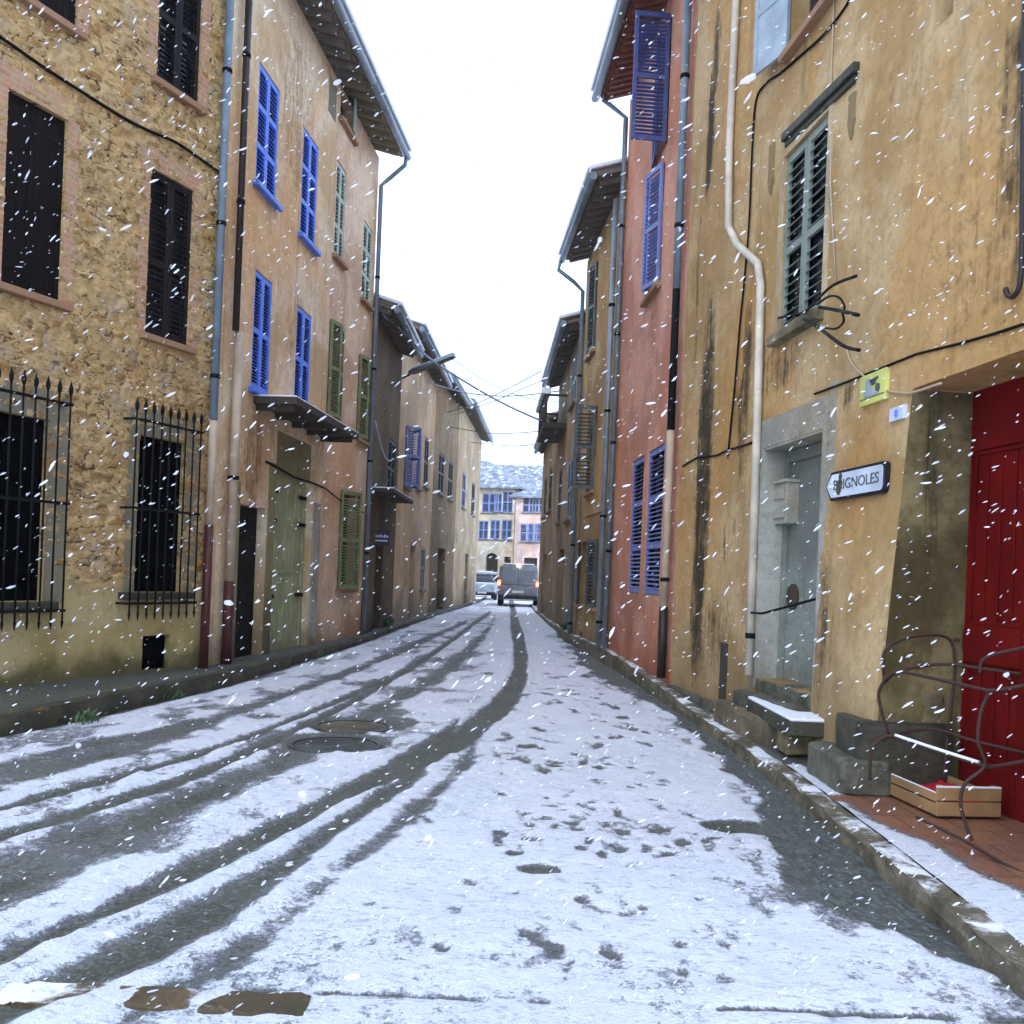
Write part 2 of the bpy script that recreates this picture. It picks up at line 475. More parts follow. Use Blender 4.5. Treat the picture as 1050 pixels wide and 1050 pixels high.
def wall(parent, L, z0, z1, holes, mat, depth=5.0, step=.16, amp=.006, stains=(), batter=None, rev=.18, name='wall', disp=None, extra=None):
    """front sheet with real openings and reveals, plus side and back walls"""
    def lines(a, b, cuts):
        c = sorted(set([round(a, 4), round(b, 4)] + [round(x, 4) for x in cuts if a < x < b]))
        out = []
        for i in range(len(c) - 1):
            k = max(1, int(math.ceil((c[i + 1] - c[i]) / step)))
            out += list(np.linspace(c[i], c[i + 1], k, endpoint=False))
        return np.array(out + [c[-1]])
    holes = [tuple(max(0.02, min(L - .02, h[i])) if i < 2 else h[i] for i in range(len(h))) for h in holes]
    xs = lines(0, L, [h[0] for h in holes] + [h[1] for h in holes])
    zs = lines(z0, z1, [h[2] for h in holes] + [h[3] for h in holes])
    X, Z = np.meshgrid(xs, zs)
    Y = amp * 2 * (fbm(X * .9 + parent.location.x * 3.7, Z * .9, 3) - .5)
    if disp is not None: Y = Y + disp(X, Z)
    if batter is not None: Y = Y + batter(X, Z)
    st = np.zeros_like(X)
    for (s, z, w, h, k) in stains:
        e = ((X - s) / w) ** 2 + ((Z - z) / h) ** 2
        st = np.maximum(st, k * np.clip(1.25 - e, 0, 1))
    n, m = X.shape
    vs = np.stack([X, Y, Z], -1).reshape(-1, 3).tolist()
    idx = np.arange(n * m).reshape(n, m)
    fs = []
    xc = (xs[:-1] + xs[1:]) / 2; zc = (zs[:-1] + zs[1:]) / 2
    keep = np.ones((n - 1, m - 1), bool)
    for h in holes:
        keep &= ~((xc[None, :] > h[0]) & (xc[None, :] < h[1]) & (zc[:, None] > h[2]) & (zc[:, None] < h[3]))
    for i in range(n - 1):
        for j in range(m - 1):
            if keep[i, j]: fs.append((int(idx[i, j]), int(idx[i, j + 1]), int(idx[i + 1, j + 1]), int(idx[i + 1, j])))
    nsm = len(fs)
    sv = st.reshape(-1).tolist()
    # reveals
    for h in holes:
        dp = h[4] if len(h) > 4 else rev
        ix0 = int(np.argmin(abs(xs - h[0]))); ix1 = int(np.argmin(abs(xs - h[1])))
        iz0 = int(np.argmin(abs(zs - h[2]))); iz1 = int(np.argmin(abs(zs - h[3])))
        loop = [(iz0, j) for j in range(ix0, ix1)] + [(i, ix1) for i in range(iz0, iz1)] + \
               [(iz1, j) for j in range(ix1, ix0, -1)] + [(i, ix0) for i in range(iz1, iz0, -1)]
        base = len(vs)
        for (i, j) in loop:
            vs.append([X[i, j], Y[i, j], Z[i, j]]); vs.append([X[i, j], dp, Z[i, j]]); sv += [st[i, j] * .6] * 2
        N = len(loop)
        for k in range(N):
            k2 = (k + 1) % N
            fs.append((base + 2 * k, base + 2 * k + 1, base + 2 * k2 + 1, base + 2 * k2))
    # sides, back, top
    def strip(pts_front, pts_back):
        b = len(vs)
        for p, q in zip(pts_front, pts_back): vs.append(list(p)); vs.append(list(q)); sv.extend([0, 0])
        for k in range(len(pts_front) - 1): fs.append((b + 2 * k, b + 2 * k + 2, b + 2 * k + 3, b + 2 * k + 1))
    strip([(xs[0], Y[i, 0], zs[i]) for i in range(n)], [(xs[0], depth, zs[i]) for i in range(n)])
    strip([(xs[-1], Y[i, -1], zs[i]) for i in range(n)], [(xs[-1], depth, zs[i]) for i in range(n)])
    strip([(xs[0], depth, z0), (xs[-1], depth, z0)], [(xs[0], depth, z1), (xs[-1], depth, z1)])
    strip([(x, y, z1) for x, y in zip(xs, Y[-1])], [(x, depth, z1) for x in xs])
    me = bpy.data.meshes.new(name); me.from_pydata(vs, [], fs); me.materials.append(mat)
    sm = np.zeros(len(fs), bool); sm[:nsm] = True
    me.polygons.foreach_set('use_smooth', sm)
    a = me.attributes.new('stain', 'FLOAT', 'POINT'); a.data.foreach_set('value', np.array(sv, dtype=np.float32))
    if extra is not None:
        for k, fn in extra.items():
            A = np.array([v for v in vs]); vals = fn(A[:, 0], A[:, 2])
            at_ = me.attributes.new(k, 'FLOAT', 'POINT'); at_.data.foreach_set('value', vals.astype(np.float32))
    me.update()
    o = bpy.data.objects.new(name, me); COL.objects.link(o); o.parent = parent
    return o


def leaf(w, h, louvre=True, rails=(.5,), t=.035, st=.055, pitch=.052, boards=False):
    """one shutter leaf, hinge at x=0, foot at z=0"""
    b = MB()
    b.box(0, st, -t / 2, t / 2, 0, h); b.box(w - st, w, -t / 2, t / 2, 0, h)
    zz = [0] + [h * r for r in rails] + [h]
    rh = .07
    edges = []
    for i, z in enumerate(zz):
        a0 = 0 if i == 0 else (h - rh if i == len(zz) - 1 else z - rh / 2)
        b.box(st, w - st, -t / 2 + .002, t / 2 - .002, a0, a0 + rh); edges.append((a0, a0 + rh))
    for (p, q) in zip(edges[:-1], edges[1:]):
        z = p[1] + pitch * .3
        if not louvre:
            b.box(st, w - st, -t / 4, t / 4, p[1], q[0])
            continue
        while z < q[0] - pitch * .5:
            T = Matrix.Translation((0, 0, z)) @ Matrix.Rotation(rad(32), 4, 'X')
            b.box(st - .004, w - st + .004, -t * .62, t * .48, -.004, .004, 0, T)
            z += pitch
    if boards:
        n = max(2, int(w / .12))
        for i in range(1, n):
            x = st + (w - 2 * st) * i / n
            b.box(x - .004, x + .004, -t / 4 - .004, -t / 4, rh, h - rh)
    return b


def window(parent, s0, s1, z0, z1, mat, holes, louvre=True, leaves=2, y=.03, dp=.2, rails=(.5,), sill=None, open_=None, frame=None, boards=False, pitch=.052, snow=False, pane=None):
    """dark glazed opening with shutters (sub-parts). open_: list of (side, angle in degrees, width factor)"""
    if open_ is None: dp = .085
    holes.append((s0, s1, z0, z1, dp + .10))
    g = MB(); g.box(s0, s1, dp, dp + .02, z0, z1)
    fr = .045
    for (a, b, c, d) in ((s0, s0 + fr, z0, z1), (s1 - fr, s1, z0, z1), (s0 + fr, s1 - fr, z0, z0 + fr), (s0 + fr, s1 - fr, z1 - fr, z1), ((s0 + s1) / 2 - .03, (s0 + s1) / 2 + .03, z0 + fr, z1 - fr)):
        g.box(a, b, dp - .035, dp - .002, c, d, 1)
    for zz in (.33, .66):
        g.box(s0 + fr, (s0 + s1) / 2 - .03, dp - .03, dp - .003, z0 + (z1 - z0) * zz - .012, z0 + (z1 - z0) * zz + .012, 1)
        g.box((s0 + s1) / 2 + .03, s1 - fr, dp - .03, dp - .003, z0 + (z1 - z0) * zz - .012, z0 + (z1 - z0) * zz + .012, 1)
    w = g.build('window', [pane or M['glass'], frame or M['wood_dark']], parent)
    W = s1 - s0; hh = z1 - z0
    if open_ is None:
        lw = W / leaves - .006
        for i in range(leaves):
            x = s0 + .004 + i * (W / leaves)
            leaf(lw, hh - .02, louvre, rails, boards=boards, pitch=pitch).build('shutter', mat, w, mtx=Matrix.Translation((x, y, z0 + .01)))
    else:
        for (side, ang, wf) in open_:
            lw = wf if wf < .8 else W / 2 * wf
            b = leaf(lw, hh - .02, louvre, rails, boards=boards, pitch=pitch)
            if side == 'L':
                T = Matrix.Translation((s0 - .005, -.03, z0 + .01)) @ Matrix.Rotation(rad(-ang), 4, 'Z')
            else:
                T = Matrix.Translation((s1 + .005, -.03, z0 + .01)) @ Matrix.Rotation(rad(180 + ang), 4, 'Z')
            b.build('shutter', mat, w, mtx=T)
    if sill is not None:
        sb = MB(); sb.box(s0 - .09, s1 + .09, -.09, .06, z0 - .075, z0 - .003)
        so = sb.build('sill', sill, w, .008)
        if snow:
            q = MB(); q.box(s0 - .085, s1 + .085, -.086, -.01, z0 - .003, z0 + .018); q.build('sill_snow', M['snow'], w, .006)
    return w


def surround(parent, s0, s1, z0, z1, w, mat, proud=.012, top=None, bottom=True):
    b = MB(); t = top or w; bo = z0 - w if bottom else z0
    b.box(s0 - w, s0 - .002, -proud, .05, bo, z1 + t)
    b.box(s1 + .002, s1 + w, -proud, .05, bo, z1 + t)
    b.box(s0 - .002, s1 + .002, -proud, .05, z1 + .002, z1 + t)
    if bottom: b.box(s0 - .002, s1 + .002, -proud, .05, bo, z0 - .002)
    return b.build('surround', mat, parent)


def roof(parent, L, z, ov=.55, slope=.30, rafter=.42, gutter=True, under=None, snow=True, run=3.5, x0=0.0, tiles=True, gm=None, ends=.0):
    a = math.atan(slope)
    T = Matrix.Translation((0, -ov, z)) @ Matrix.Rotation(a, 4, 'X')
    b = MB()
    b.box(x0 - ends, L + ends, 0, run, 0, .05, 0, T)
    x = x0 - ends + .09
    if tiles:
        while x < L + ends - .02:
            pts = [T @ Vector((x, -.07, .085)), T @ Vector((x, .75, .085))]
            b.tube(pts, .083, 8, 1); x += .205
    r = b.build('roof', [under or M['wood_rafter'], M['tile']], parent)
    x = x0 + .15; first = None
    while x < L - .05:
        if first is None:
            e = MB(); e.box(-.04, .04, .04, ov + .15, -.10, -.003, 0, T); first = c = e.build('rafter', M['wood_rafter'] if under is None else under, r)
        else: c = first.copy(); COL.objects.link(c); c.parent = r
        c.location = (x, 0, 0); x += rafter
    if snow:
        s = MB(); s.box(x0 - ends, L + ends, -.15, run, .150, .225, 0, T); s.build('roof_snow', M['snow'], r, .02)
    if gutter:
        g = MB(); g.tube([(x0 - ends, -ov - .10, z + .0), (L + ends, -ov - .10, z + .0)], .075, 10); g.build('gutter', gm or M['zinc'], r)
    return r


def pipe(parent, pts, r, mat, name='drainpipe', brackets=True):
    b = MB(); b.tube(pts, r, 10)
    p = [Vector(q) for q in pts]
    for i in range(len(p) - 1):
        L = (p[i + 1] - p[i]).length
        for k in range(1, int(L / 1.9) + 1):
            c = p[i].lerp(p[i + 1], min(.97, k * 1.9 / L)); d = (p[i + 1] - p[i]).normalized()
            b.tube([c - d * .025, c + d * .025], r * 1.22, 10, 1)
    return b.build(name, [mat, M['iron']], parent)


def wire(parent, pts, r, mat, name='cable'):
    b = MB(); b.tube(pts, r, 6); return b.build(name, mat, parent)


def smooth_pts(pts, n=8):
    """Catmull-Rom through the points"""
    p = [Vector(q) for q in pts]; out = []
    for i in range(len(p) - 1):
        a = p[max(0, i - 1)]; b = p[i]; c = p[i + 1]; d = p[min(len(p) - 1, i + 2)]
        for k in range(n):
            t = k / n
            out.append(.5 * ((2 * b) + (c - a) * t + (2 * a - 5 * b + 4 * c - d) * t * t + (3 * b - a - 3 * c + d) * t ** 3))
    return out + [p[-1]]


def text_mesh(txt, size, parent, mat, mtx, name='lettering', sx=1.0, ext=.002):
    cu = bpy.data.curves.new('t', 'FONT'); cu.body = txt; cu.size = size; cu.align_x = 'CENTER'; cu.align_y = 'CENTER'; cu.extrude = ext
    o = bpy.data.objects.new('t', cu); COL.objects.link(o)
    bpy.context.view_layer.update()
    me = bpy.data.meshes.new_from_object(o.evaluated_get(bpy.context.evaluated_depsgraph_get()))
    bpy.data.objects.remove(o); bpy.data.curves.remove(cu)
    me.name = name; me.materials.clear(); me.materials.append(mat)
    q = bpy.data.objects.new(name, me); COL.objects.link(q); q.parent = parent
    q.matrix_local = mtx @ Matrix.Rotation(rad(90), 4, 'X') @ Matrix.Diagonal((sx, 1, 1, 1))
    return q


def rough_block(name, x0, x1, y0, y1, z0, z1, mat, parent=None, seed=0, amp=.012, mtx=None):
    """stone block with worn faces and edges"""
    import bmesh
    from mathutils import noise as mn
    bm = bmesh.new(); bmesh.ops.create_cube(bm, size=1)
    bmesh.ops.subdivide_edges(bm, edges=bm.edges[:], cuts=9, use_grid_fill=True)
    for v in bm.verts:
        e = sum(1 for c in v.co if abs(abs(c) - .5) < 1e-4)
        v.co = Vector(((x0 + x1) / 2 + v.co.x * (x1 - x0), (y0 + y1) / 2 + v.co.y * (y1 - y0), (z0 + z1) / 2 + v.co.z * (z1 - z0)))
        nv = mn.noise_vector(v.co * 7 + Vector((seed * 3.3, seed, 0)))
        c = Vector(((x0 + x1) / 2, (y0 + y1) / 2, (z0 + z1) / 2))
        v.co += nv * amp
        if e >= 2: v.co += (c - v.co).normalized() * (.012 + .02 * abs(nv.x)) * (1 if e == 2 else 1.5)
    for f in bm.faces: f.smooth = False
    me = bpy.data.meshes.new(name); bm.to_mesh(me); bm.free(); me.materials.append(mat)
    o = bpy.data.objects.new(name, me); COL.objects.link(o)
    if parent is not None: o.parent = parent
    if mtx is not None: o.matrix_local = mtx
    return o

# ================================================================== GROUND
# kerb lines: (distance, x, kerb top height)
KR = np.array([(1.0, 1.86, .12), (2.0, 1.88, .11), (3.65, 1.93, .11), (5, 1.98, .11), (7, 2.03, .11), (9, 2.01, .11), (10.5, 1.96, .12), (12.2, 1.88, .18), (15, 1.77, .22),
               (17.2, 1.64, .24), (20, 1.46, .22), (22, 1.30, .20), (30, 1.10, .14), (38, .96, .12), (46, .92, .10)])
KL = np.array([(1.0, -7.2, .19), (3.0, -6.3, .19), (5.5, -5.1, .19), (7.9, -4.10, .19), (9, -3.82, .19), (11.7, -3.36, .18), (14, -3.22, .16), (17, -3.02, .13), (20, -2.86, .11),
               (24, -2.76, .09), (32, -2.48, .08), (40, -2.0, .08), (50, -1.55, .08)])


def kx(K, D): return np.interp(D, K[:, 0], K[:, 1])
def kz(K, D): return np.interp(D, K[:, 0], K[:, 2])


def band_px(lst):
    """(x, ytop, ybottom) in the photo -> ground polyline with half widths"""
    out = []
    for (x, y0, y1) in lst:
        p = np.array(gnd(x, y0)); q = np.array(gnd(x, y1))
        out.append((p, q))
    return out


def hband_px(lst):
    """(y, x0, x1)"""
    return [(np.array(gnd(x0, y)), np.array(gnd(x1, y))) for (y, x0, x1) in lst]


def poly_sd(poly, X, Y):
    """signed distance, positive inside"""
    poly = np.array(poly, float)
    d = np.full(X.shape, 1e9); ins = np.zeros(X.shape, bool)
    for i in range(len(poly)):
        a = poly[i]; b = poly[(i + 1) % len(poly)]
        e = b - a; L = max(e.dot(e), 1e-12)
        t = np.clip(((X - a[0]) * e[0] + (Y - a[1]) * e[1]) / L, 0, 1)
        d = np.minimum(d, np.hypot(X - a[0] - t * e[0], Y - a[1] - t * e[1]))
        if abs(b[1] - a[1]) > 1e-12:
            c = ((a[1] > Y) != (b[1] > Y)) & (X < (b[0] - a[0]) * (Y - a[1]) / (b[1] - a[1]) + a[0])
            ins ^= c
    return np.where(ins, d, -d)


def dens(pts, n=10):
    p = [Vector((q[0], q[1], 0)) for q in pts]
    return [(v.x, v.y) for v in smooth_pts(p, n)]


def band_poly(b):
    return dens([p for p, q in b]) + dens([q for p, q in b])[::-1]


BANDS = [
    # upper slushy lane on the far left
    (.62, .10, band_poly(band_px([(-60, 800, 836), (0, 781, 815), (100, 759, 786), (195, 739, 757), (300, 706, 716), (380, 676, 686), (440, 651, 659), (480, 635, 640)]))),
    # thin dark wheel line
    (.95, .04, band_poly(band_px([(-60, 841, 852), (0, 827, 837), (100, 800, 809), (195, 774, 781), (280, 744, 751), (351, 715, 721), (400, 692, 698)]))),
    (.98, .05, band_poly(band_px([(-60, 874, 892), (0, 853, 868), (195, 791, 806), (300, 746, 757), (351, 722, 731), (390, 700, 708), (430, 676, 684), (460, 656, 663), (485, 638, 644), (503, 626, 630)]))),
    # wide grey slush between the wheel lines
    (.84, .16, band_poly(band_px([(-60, 892, 970), (0, 868, 941), (100, 836, 898), (195, 806, 845), (270, 775, 806), (340, 742, 775), (400, 712, 735), (440, 690, 710), (475, 664, 684), (500, 640, 655), (508, 630, 640)]))),
    # main wheel track sweeping up the lane
    (1.0, .05, band_poly(band_px([(-60, 1000, 1022), (0, 976, 996), (100, 930, 951), (195, 884, 908), (280, 842, 867), (351, 806, 828), (400, 780, 806), (440, 757, 789), (470, 738, 768)]))),
    (1.0, .05, band_poly(hband_px([(775, 433, 470), (760, 455, 492), (745, 472, 508), (731, 490, 526), (715, 507, 536), (698, 520, 542), (680, 526, 542), (665, 526, 541), (650, 524, 537), (635, 523, 532), (622, 522, 528), (612, 521, 526)]))),
    (.96, .06, band_poly(band_px([(-60, 1060, 1110), (0, 1022, 1062), (100, 975, 1020), (195, 928, 978), (280, 882, 918), (351, 834, 858), (400, 803, 826), (440, 778, 798)]))),
    (.86, .10, band_poly(band_px([(60, 1080, 1130), (130, 1030, 1075), (195, 994, 1034), (270, 946, 986), (351, 880, 912), (400, 840, 872), (450, 798, 828), (490, 757, 786)]))),
]
# wet gutter at the right kerb
_gl = [gnd(x, y) for (x, y) in ((570, 650), (585, 668), (603, 690), (646, 711), (676, 727), (699, 746), (726, 768), (745, 790), (773, 823), (779, 857), (800, 898), (830, 934), (872, 952), (940, 977), (1000, 995), (1040, 1008))]
GUT = dens(_gl, 5) + [(kx(KR, d) + .3, d) for d in np.linspace(3.6, 24, 24)]
FOOT = [(587, 729), (540, 716), (603, 770), (621, 780), (614, 790), (571, 788), (560, 762), (590, 794), (590, 776), (648, 811), (671, 823), (634, 839), (581, 847), (603, 838), (560, 821),
        (515, 817), (544, 850), (521, 878), (609, 920), (597, 928), (687, 880), (708, 876), (716, 927), (722, 935), (535, 962), (573, 977), (454, 978), (745, 1010), (773, 948), (761, 910),
        (663, 753), (642, 744), (661, 777), (593, 719), (587, 705), (620, 742), (570, 744), (556, 770), (640, 864), (700, 905), (660, 935), (630, 985), (700, 975), (820, 990), (668, 838), (612, 757), (650, 790)]


def road_mesh():
    rows = [1.0]
    while rows[-1] < 62:
        D = rows[-1]; rows.append(D + min(.35, max(.020, 1.25 * D * D / 1500)))
    Dr = np.array(rows)
    u = np.linspace(0, 1, 330)
    xl = kx(KL, Dr) - .12; xr = kx(KR, Dr) + .06
    X = xl[:, None] + (xr - xl)[:, None] * u[None, :]
    Y = np.repeat(Dr[:, None], len(u), 1)
    wob = .05 * (fbm(X * 2.2, Y * 1.1, 21) - .5) + .05 * (fbm(X * 9, Y * 5, 22, 3) - .5)
    S = np.ones_like(X); ridge = np.zeros_like(X)
    for (k, soft, poly) in BANDS:
        d = poly_sd(poly, X, Y) + wob
        mot = 1.0 if k > .9 else np.clip(.35 + 1.3 * fbm(X * 5, Y * 3.2, 64, 4) * (.5 + fbm(X * 1.5, Y, 65)), .2, 1.15)
        S *= 1 - np.minimum(1, k * mot) * sstep(-soft * .5, soft * 1.5, d)
        ridge = np.maximum(ridge, k * np.exp(-((d + .035) / .035) ** 2))
    g = poly_sd(GUT, X, Y) + wob * 1.6
    wet = sstep(-.05, .16, g + .30 * (fbm(X * 3.5, Y * 2.2, 37) - .5))
    S *= 1 - .97 * wet
    S *= 1 - .38 * sstep(-.55, -.02, g) * sstep(.40, .62, fbm(X * 6, Y * 3, 38))
    for i, (px, py) in enumerate(FOOT):
        fx, fy = gnd(px, py)
        an = .35 * math.sin(i * 2.4) - .25
        dx, dy = X - fx, Y - fy
        a = dx * math.cos(an) - dy * math.sin(an); b = dx * math.sin(an) + dy * math.cos(an)
        big = .66 + .18 * math.sin(i * 1.7) + max(0, fy - 6) * .06
        e = (a / (.052 * big)) ** 2 + (b / (.14 * big)) ** 2
        e = e + 1.1 * np.exp(-((b + .05) / .028) ** 2) + .8 * (fbm(X * 30, Y * 22, 40 + i) - .5)
        S *= 1 - (.55 + .28 * math.sin(i * 5.1)) * (1 if py < 860 else .74) * sstep(1.25, .2, e)
    rr = random.Random(4)
    for i in range(230):
        py = 690 + 330 * rr.random() ** 1.25; cx = 600 + (py - 700) * .10
        fx, fy = gnd(cx + rr.gauss(0, 1) * (45 + (py - 700) * .22), py)
        if fx > 1.3: continue
        an = rr.gauss(-.1, .4); dx, dy = X - fx, Y - fy
        a = dx * math.cos(an) - dy * math.sin(an); b = dx * math.sin(an) + dy * math.cos(an)
        e = (a / ((.040 + max(0, fy - 5) * .006) * rr.uniform(.6, 1.3))) ** 2 + (b / ((.10 + max(0, fy - 5) * .014) * rr.uniform(.5, 1.3))) ** 2 + 1.6 * (fbm(X * 30, Y * 24, 140 + i, 2) - .5)
        S *= 1 - rr.uniform(.25, .62) * (1 if py < 880 else .55) * sstep(1.2, .1, e)
    # bare wet spots
    for (px, py, w, h, k) in ((553, 895, .11, .09, 1.), (756, 850, .22, .16, 1.), (405, 742, .22, .3, .6), (541, 767, .09, .1, .8), (527, 878, .05, .05, .9), (345, 763, .46, .46, .8), (362, 745, .48, .48, .8)):
        fx, fy = gnd(px, py)
        e = ((X - fx) / w) ** 2 + ((Y - fy) / h) ** 2 + wob * 4
        S *= 1 - k * sstep(1.25, .8, e)
    S *= 1 - .15 * sstep(.50, .70, fbm(X * 9, Y * 7, 35, 4)) - .12 * sstep(.45, .62, fbm(X * 2, Y * 1.2, 36))
    ln = np.exp(-((Y - 3.395 - .012 * (fbm(X * 2, Y * 0, 77) - .5)) / .017) ** 2) * sstep(-1.0, -.7, X)
    S *= 1 - ln * (.55 + .45 * sstep(.4, .5, fbm(X * 4, Y, 78))) * sstep(.30, .42, fbm(X * 3, Y * 0, 79))
    lw = sstep(.2, -.9, X + (10 - Y) * .24 * (Y < 10))
    S *= 1 - .42 * lw * sstep(.47, .66, fbm(X * 3.4, Y * 1.9, 66, 5))
    # thin, melting cover near the kerb on the left and towards the near edge
    dl = X - xl[:, None]
    S *= 1 - .85 * sstep(.26, .13, dl + wob)
    S *= 1 - .16 * sstep(.55, .72, fbm(X * 1.1, Y * .6, 33))
    S *= 1 - .20 * sstep(4.6, 3.5, Y) * sstep(.45, .6, fbm(X * 5, Y * 5, 44))
    Z = .016 * S * ridge * (.4 + 1.2 * fbm(X * 8, Y * 8, 58)) + .026 * S * (.65 + .7 * fbm(X * 6, Y * 6, 51)) + .012 * (fbm(X * 16, Y * 16, 52, 3) - .5) * (1 - wet) + .012 * (fbm(X * 1.5, Y * 1.5, 53) - .5) * (1 - wet)
    o = grid_obj('road', np.stack([X, Y, Z], -1), M['asphalt_snow'], None, {'snow': S, 'wet': wet}, flip=False)
    tag(o, 'narrow street under thin snow cut by dark curving tyre tracks', 'road', kind='structure')


road_mesh()

# ground sheet to the horizon, just under everything
g = MB(); g.face([(-900, -300, -.06), (900, -300, -.06), (900, 1500, -.06), (-900, 1500, -.06)])
o = g.build('ground', M['snow'], fix=False); tag(o, 'snow covered ground around the village', 'ground', kind='structure')
# the square where the street opens out, and the road behind the viewpoint
g = MB(); g.face([(-30, 61.8, -.02), (30, 61.8, -.02), (30, 130, -.02), (-30, 130, -.02)])
o = g.build('square', M['snow'], fix=False); tag(o, 'snowy open square at the end of the street', 'square', kind='structure')
g = MB(); g.face([(-9, -30, -.01), (4, -30, -.01), (4, 1.02, -.01), (-9, 1.02, -.01)])
o = g.build('near_road', M['snow'], fix=False); tag(o, 'snowy carriageway nearest the viewpoint', 'road', kind='structure')


def kerb(K, side, D0, D1, mat, label, w=.14):
    """row of worn kerb stones following the pavement edge"""
    Ds = [D0]
    while Ds[-1] < D1: Ds.append(Ds[-1] + .06 + Ds[-1] * .006)
    prof = [(0, -.06), (.0, .55), (.012, .9), (.03, 1.0), (.5, 1.01), (1.0, 1.0), (1.0, -.06)]
    P = []
    for D in Ds:
        x = kx(K, D); z = kz(K, D); row = []
        j = abs(((D / .9) % 1) - .5) * 2
        joint = .012 if j > .94 else 0
        for (a, b) in prof:
            nx = .045 * (float(fbm(np.array([D * 2.6 + a]), np.array([b * 4.0]), 7)[0]) - .5)
            nz = .034 * (float(fbm(np.array([D * 2.3]), np.array([a * 3.0]), 9)[0]) - .5)
            row.append((x + side * (a * w + joint) + nx, D, max(-.06, z * b) + (nz - joint if b > .5 else 0)))
        P.append(row)
    o = grid_obj('kerb', np.array(P), mat, smooth=False, flip=(side < 0))
    tag(o, label, 'kerb', kind='structure')


kerb(KR, 1, 1.0, 46, M['kerb'], 'low worn stone kerb along the wet gutter on the right')
kerb(KL, -1, 1.0, 50, M['kerb_dark'], 'high dark mossy kerb in front of the stone house on the left')


def paving(K, side, D0, D1, width, mat, snowfn, name, label, zoff=-.004, step=.035):
    Ds = [D0]
    while Ds[-1] < D1: Ds.append(Ds[-1] + max(step, Ds[-1] * Ds[-1] * .0009))
    Ds = np.array(Ds); u = np.linspace(0, 1, 70)
    x0 = kx(K, Ds) + side * .135
    X = x0[:, None] + side * u[None, :] * width
    Y = np.repeat(Ds[:, None], len(u), 1)
    S = snowfn(X, Y)
    Z = kz(K, Ds)[:, None] + zoff + 0 * X + .014 * S * (.5 + fbm(X * 7, Y * 7, 5)) + .004 * (fbm(X * 9, Y * 9, 6) - .5)
    o = grid_obj(name, np.stack([X, Y, Z], -1), mat, None, {'snow': S, 'wet': .3 * np.ones_like(X)}, flip=(side < 0))
    tag(o, label, 'pavement', kind='structure')


_s1 = [gnd(x, y, .12) for (x, y) in ((826, 828), (862, 820), (900, 842), (945, 860), (1000, 890), (1060, 922), (1060, 985), (1000, 958), (950, 915), (905, 880), (860, 848))]
_s2 = [gnd(x, y, .13) for (x, y) in ((786, 782), (822, 781), (852, 799), (866, 812), (828, 816), (805, 800))]
_s3 = [gnd(x, y, .14) for (x, y) in ((748, 752), (765, 752), (800, 775), (775, 775))]


def snow_right(X, Y):
    wob = .10 * (fbm(X * 4, Y * 4, 61) - .5)
    s = np.maximum(sstep(-.10, .10, poly_sd(dens(_s1, 4), X, Y) + wob), sstep(-.04, .05, poly_sd(_s2, X, Y) + wob * .5))
    s = np.maximum(s, .6 * sstep(-.05, .06, poly_sd(_s3, X, Y) + wob * .6))
    return s * (.80 + .2 * fbm(X * 5, Y * 5, 62))


def snow_left(X, Y):
    return .75 * sstep(.62, .74, fbm(X * 2.2, Y * 1.2, 71)) * sstep(9, 24, Y) + .0 * X


def snow_mid(X, Y): return snow_right(X, Y)


paving(KR, 1, 1.0, 6.72, 1.9, M['pave_right'], snow_right, 'pavement', 'terracotta tiled pavement by the red door, half under snow')
M['pave_stone'] = snow_ground('wet stone paving', (.13, .115, .085), (.09, .08, .055))
paving(KR, 1, 6.72, 46, 1.2, M['pave_stone'], snow_mid, 'pavement', 'wet stone pavement along the ochre house')
paving(KL, -1, 1.0, 50, 1.9, M['pave_left'], snow_left, 'pavement', 'muddy wet pavement in front of the stone house')

# row of edging stones just in front of the viewpoint
k = MB()
x = -3.4
SB = []
while x < -.75:
    w = R.uniform(.34, .6)
    D = 3.38 + .004 * x
    SB.append((x, x + w - .003, D - .17 + R.uniform(-.01, .01), D + R.uniform(-.008, .008), -.03, .027 + R.uniform(-.004, .004))); x += w
parts = None
for i, s in enumerate(SB):
    o = rough_block('edging_stone', *s, M['stone_brown'], None, i, .008)
    nm = 'edging stone under patchy snow in the row across the near road'
    tag(o, nm, 'paving stone', 'edging stones across the near road')

# ================================================================== LEFT: STONE HOUSE
fA = Facade((-6.27, 6.5), (-3.83, 12.27))
hA = fA.house('stone_house', 'rubble stone house with brown shutters and iron window grilles', 'house')
ZA = 9.6
holesA = []
rA = lambda *q: fA.rect(*q)
w1 = rA((8, 92), (69, 122), (62, 311), (0, 290))
w2 = rA((155, 173), (198, 195), (192, 356), (147, 342))
w3 = rA((165, -72), (208, -45), (204, 108), (160, 84))
w0 = rA((20, -170), (84, -140), (78, 28), (14, -6))
winA = window(hA, *w1, M['sh_dark'], holesA, louvre=False, boards=True, rails=(.12, .88), sill=M['brick'], y=.05)
winB = window(hA, *w2, M['sh_louv'], holesA, sill=M['brick'], pitch=.06, rails=(.45,))
winC = window(hA, *w3, M['sh_louv'], holesA, sill=M['brick'], pitch=.06, rails=(.45,))
winD = window(hA, *w0, M['sh_dark'], holesA, louvre=False, boards=True, sill=M['brick'])
for w in (w1, w2, w3, w0): surround(hA, *w, .15, M['brickwork'], .014, .22, bottom=False)
l1 = rA((-22, 418), (52, 430), (42, 612), (-34, 622))
l2 = rA((143, 445), (190, 455), (186, 606), (136, 608))


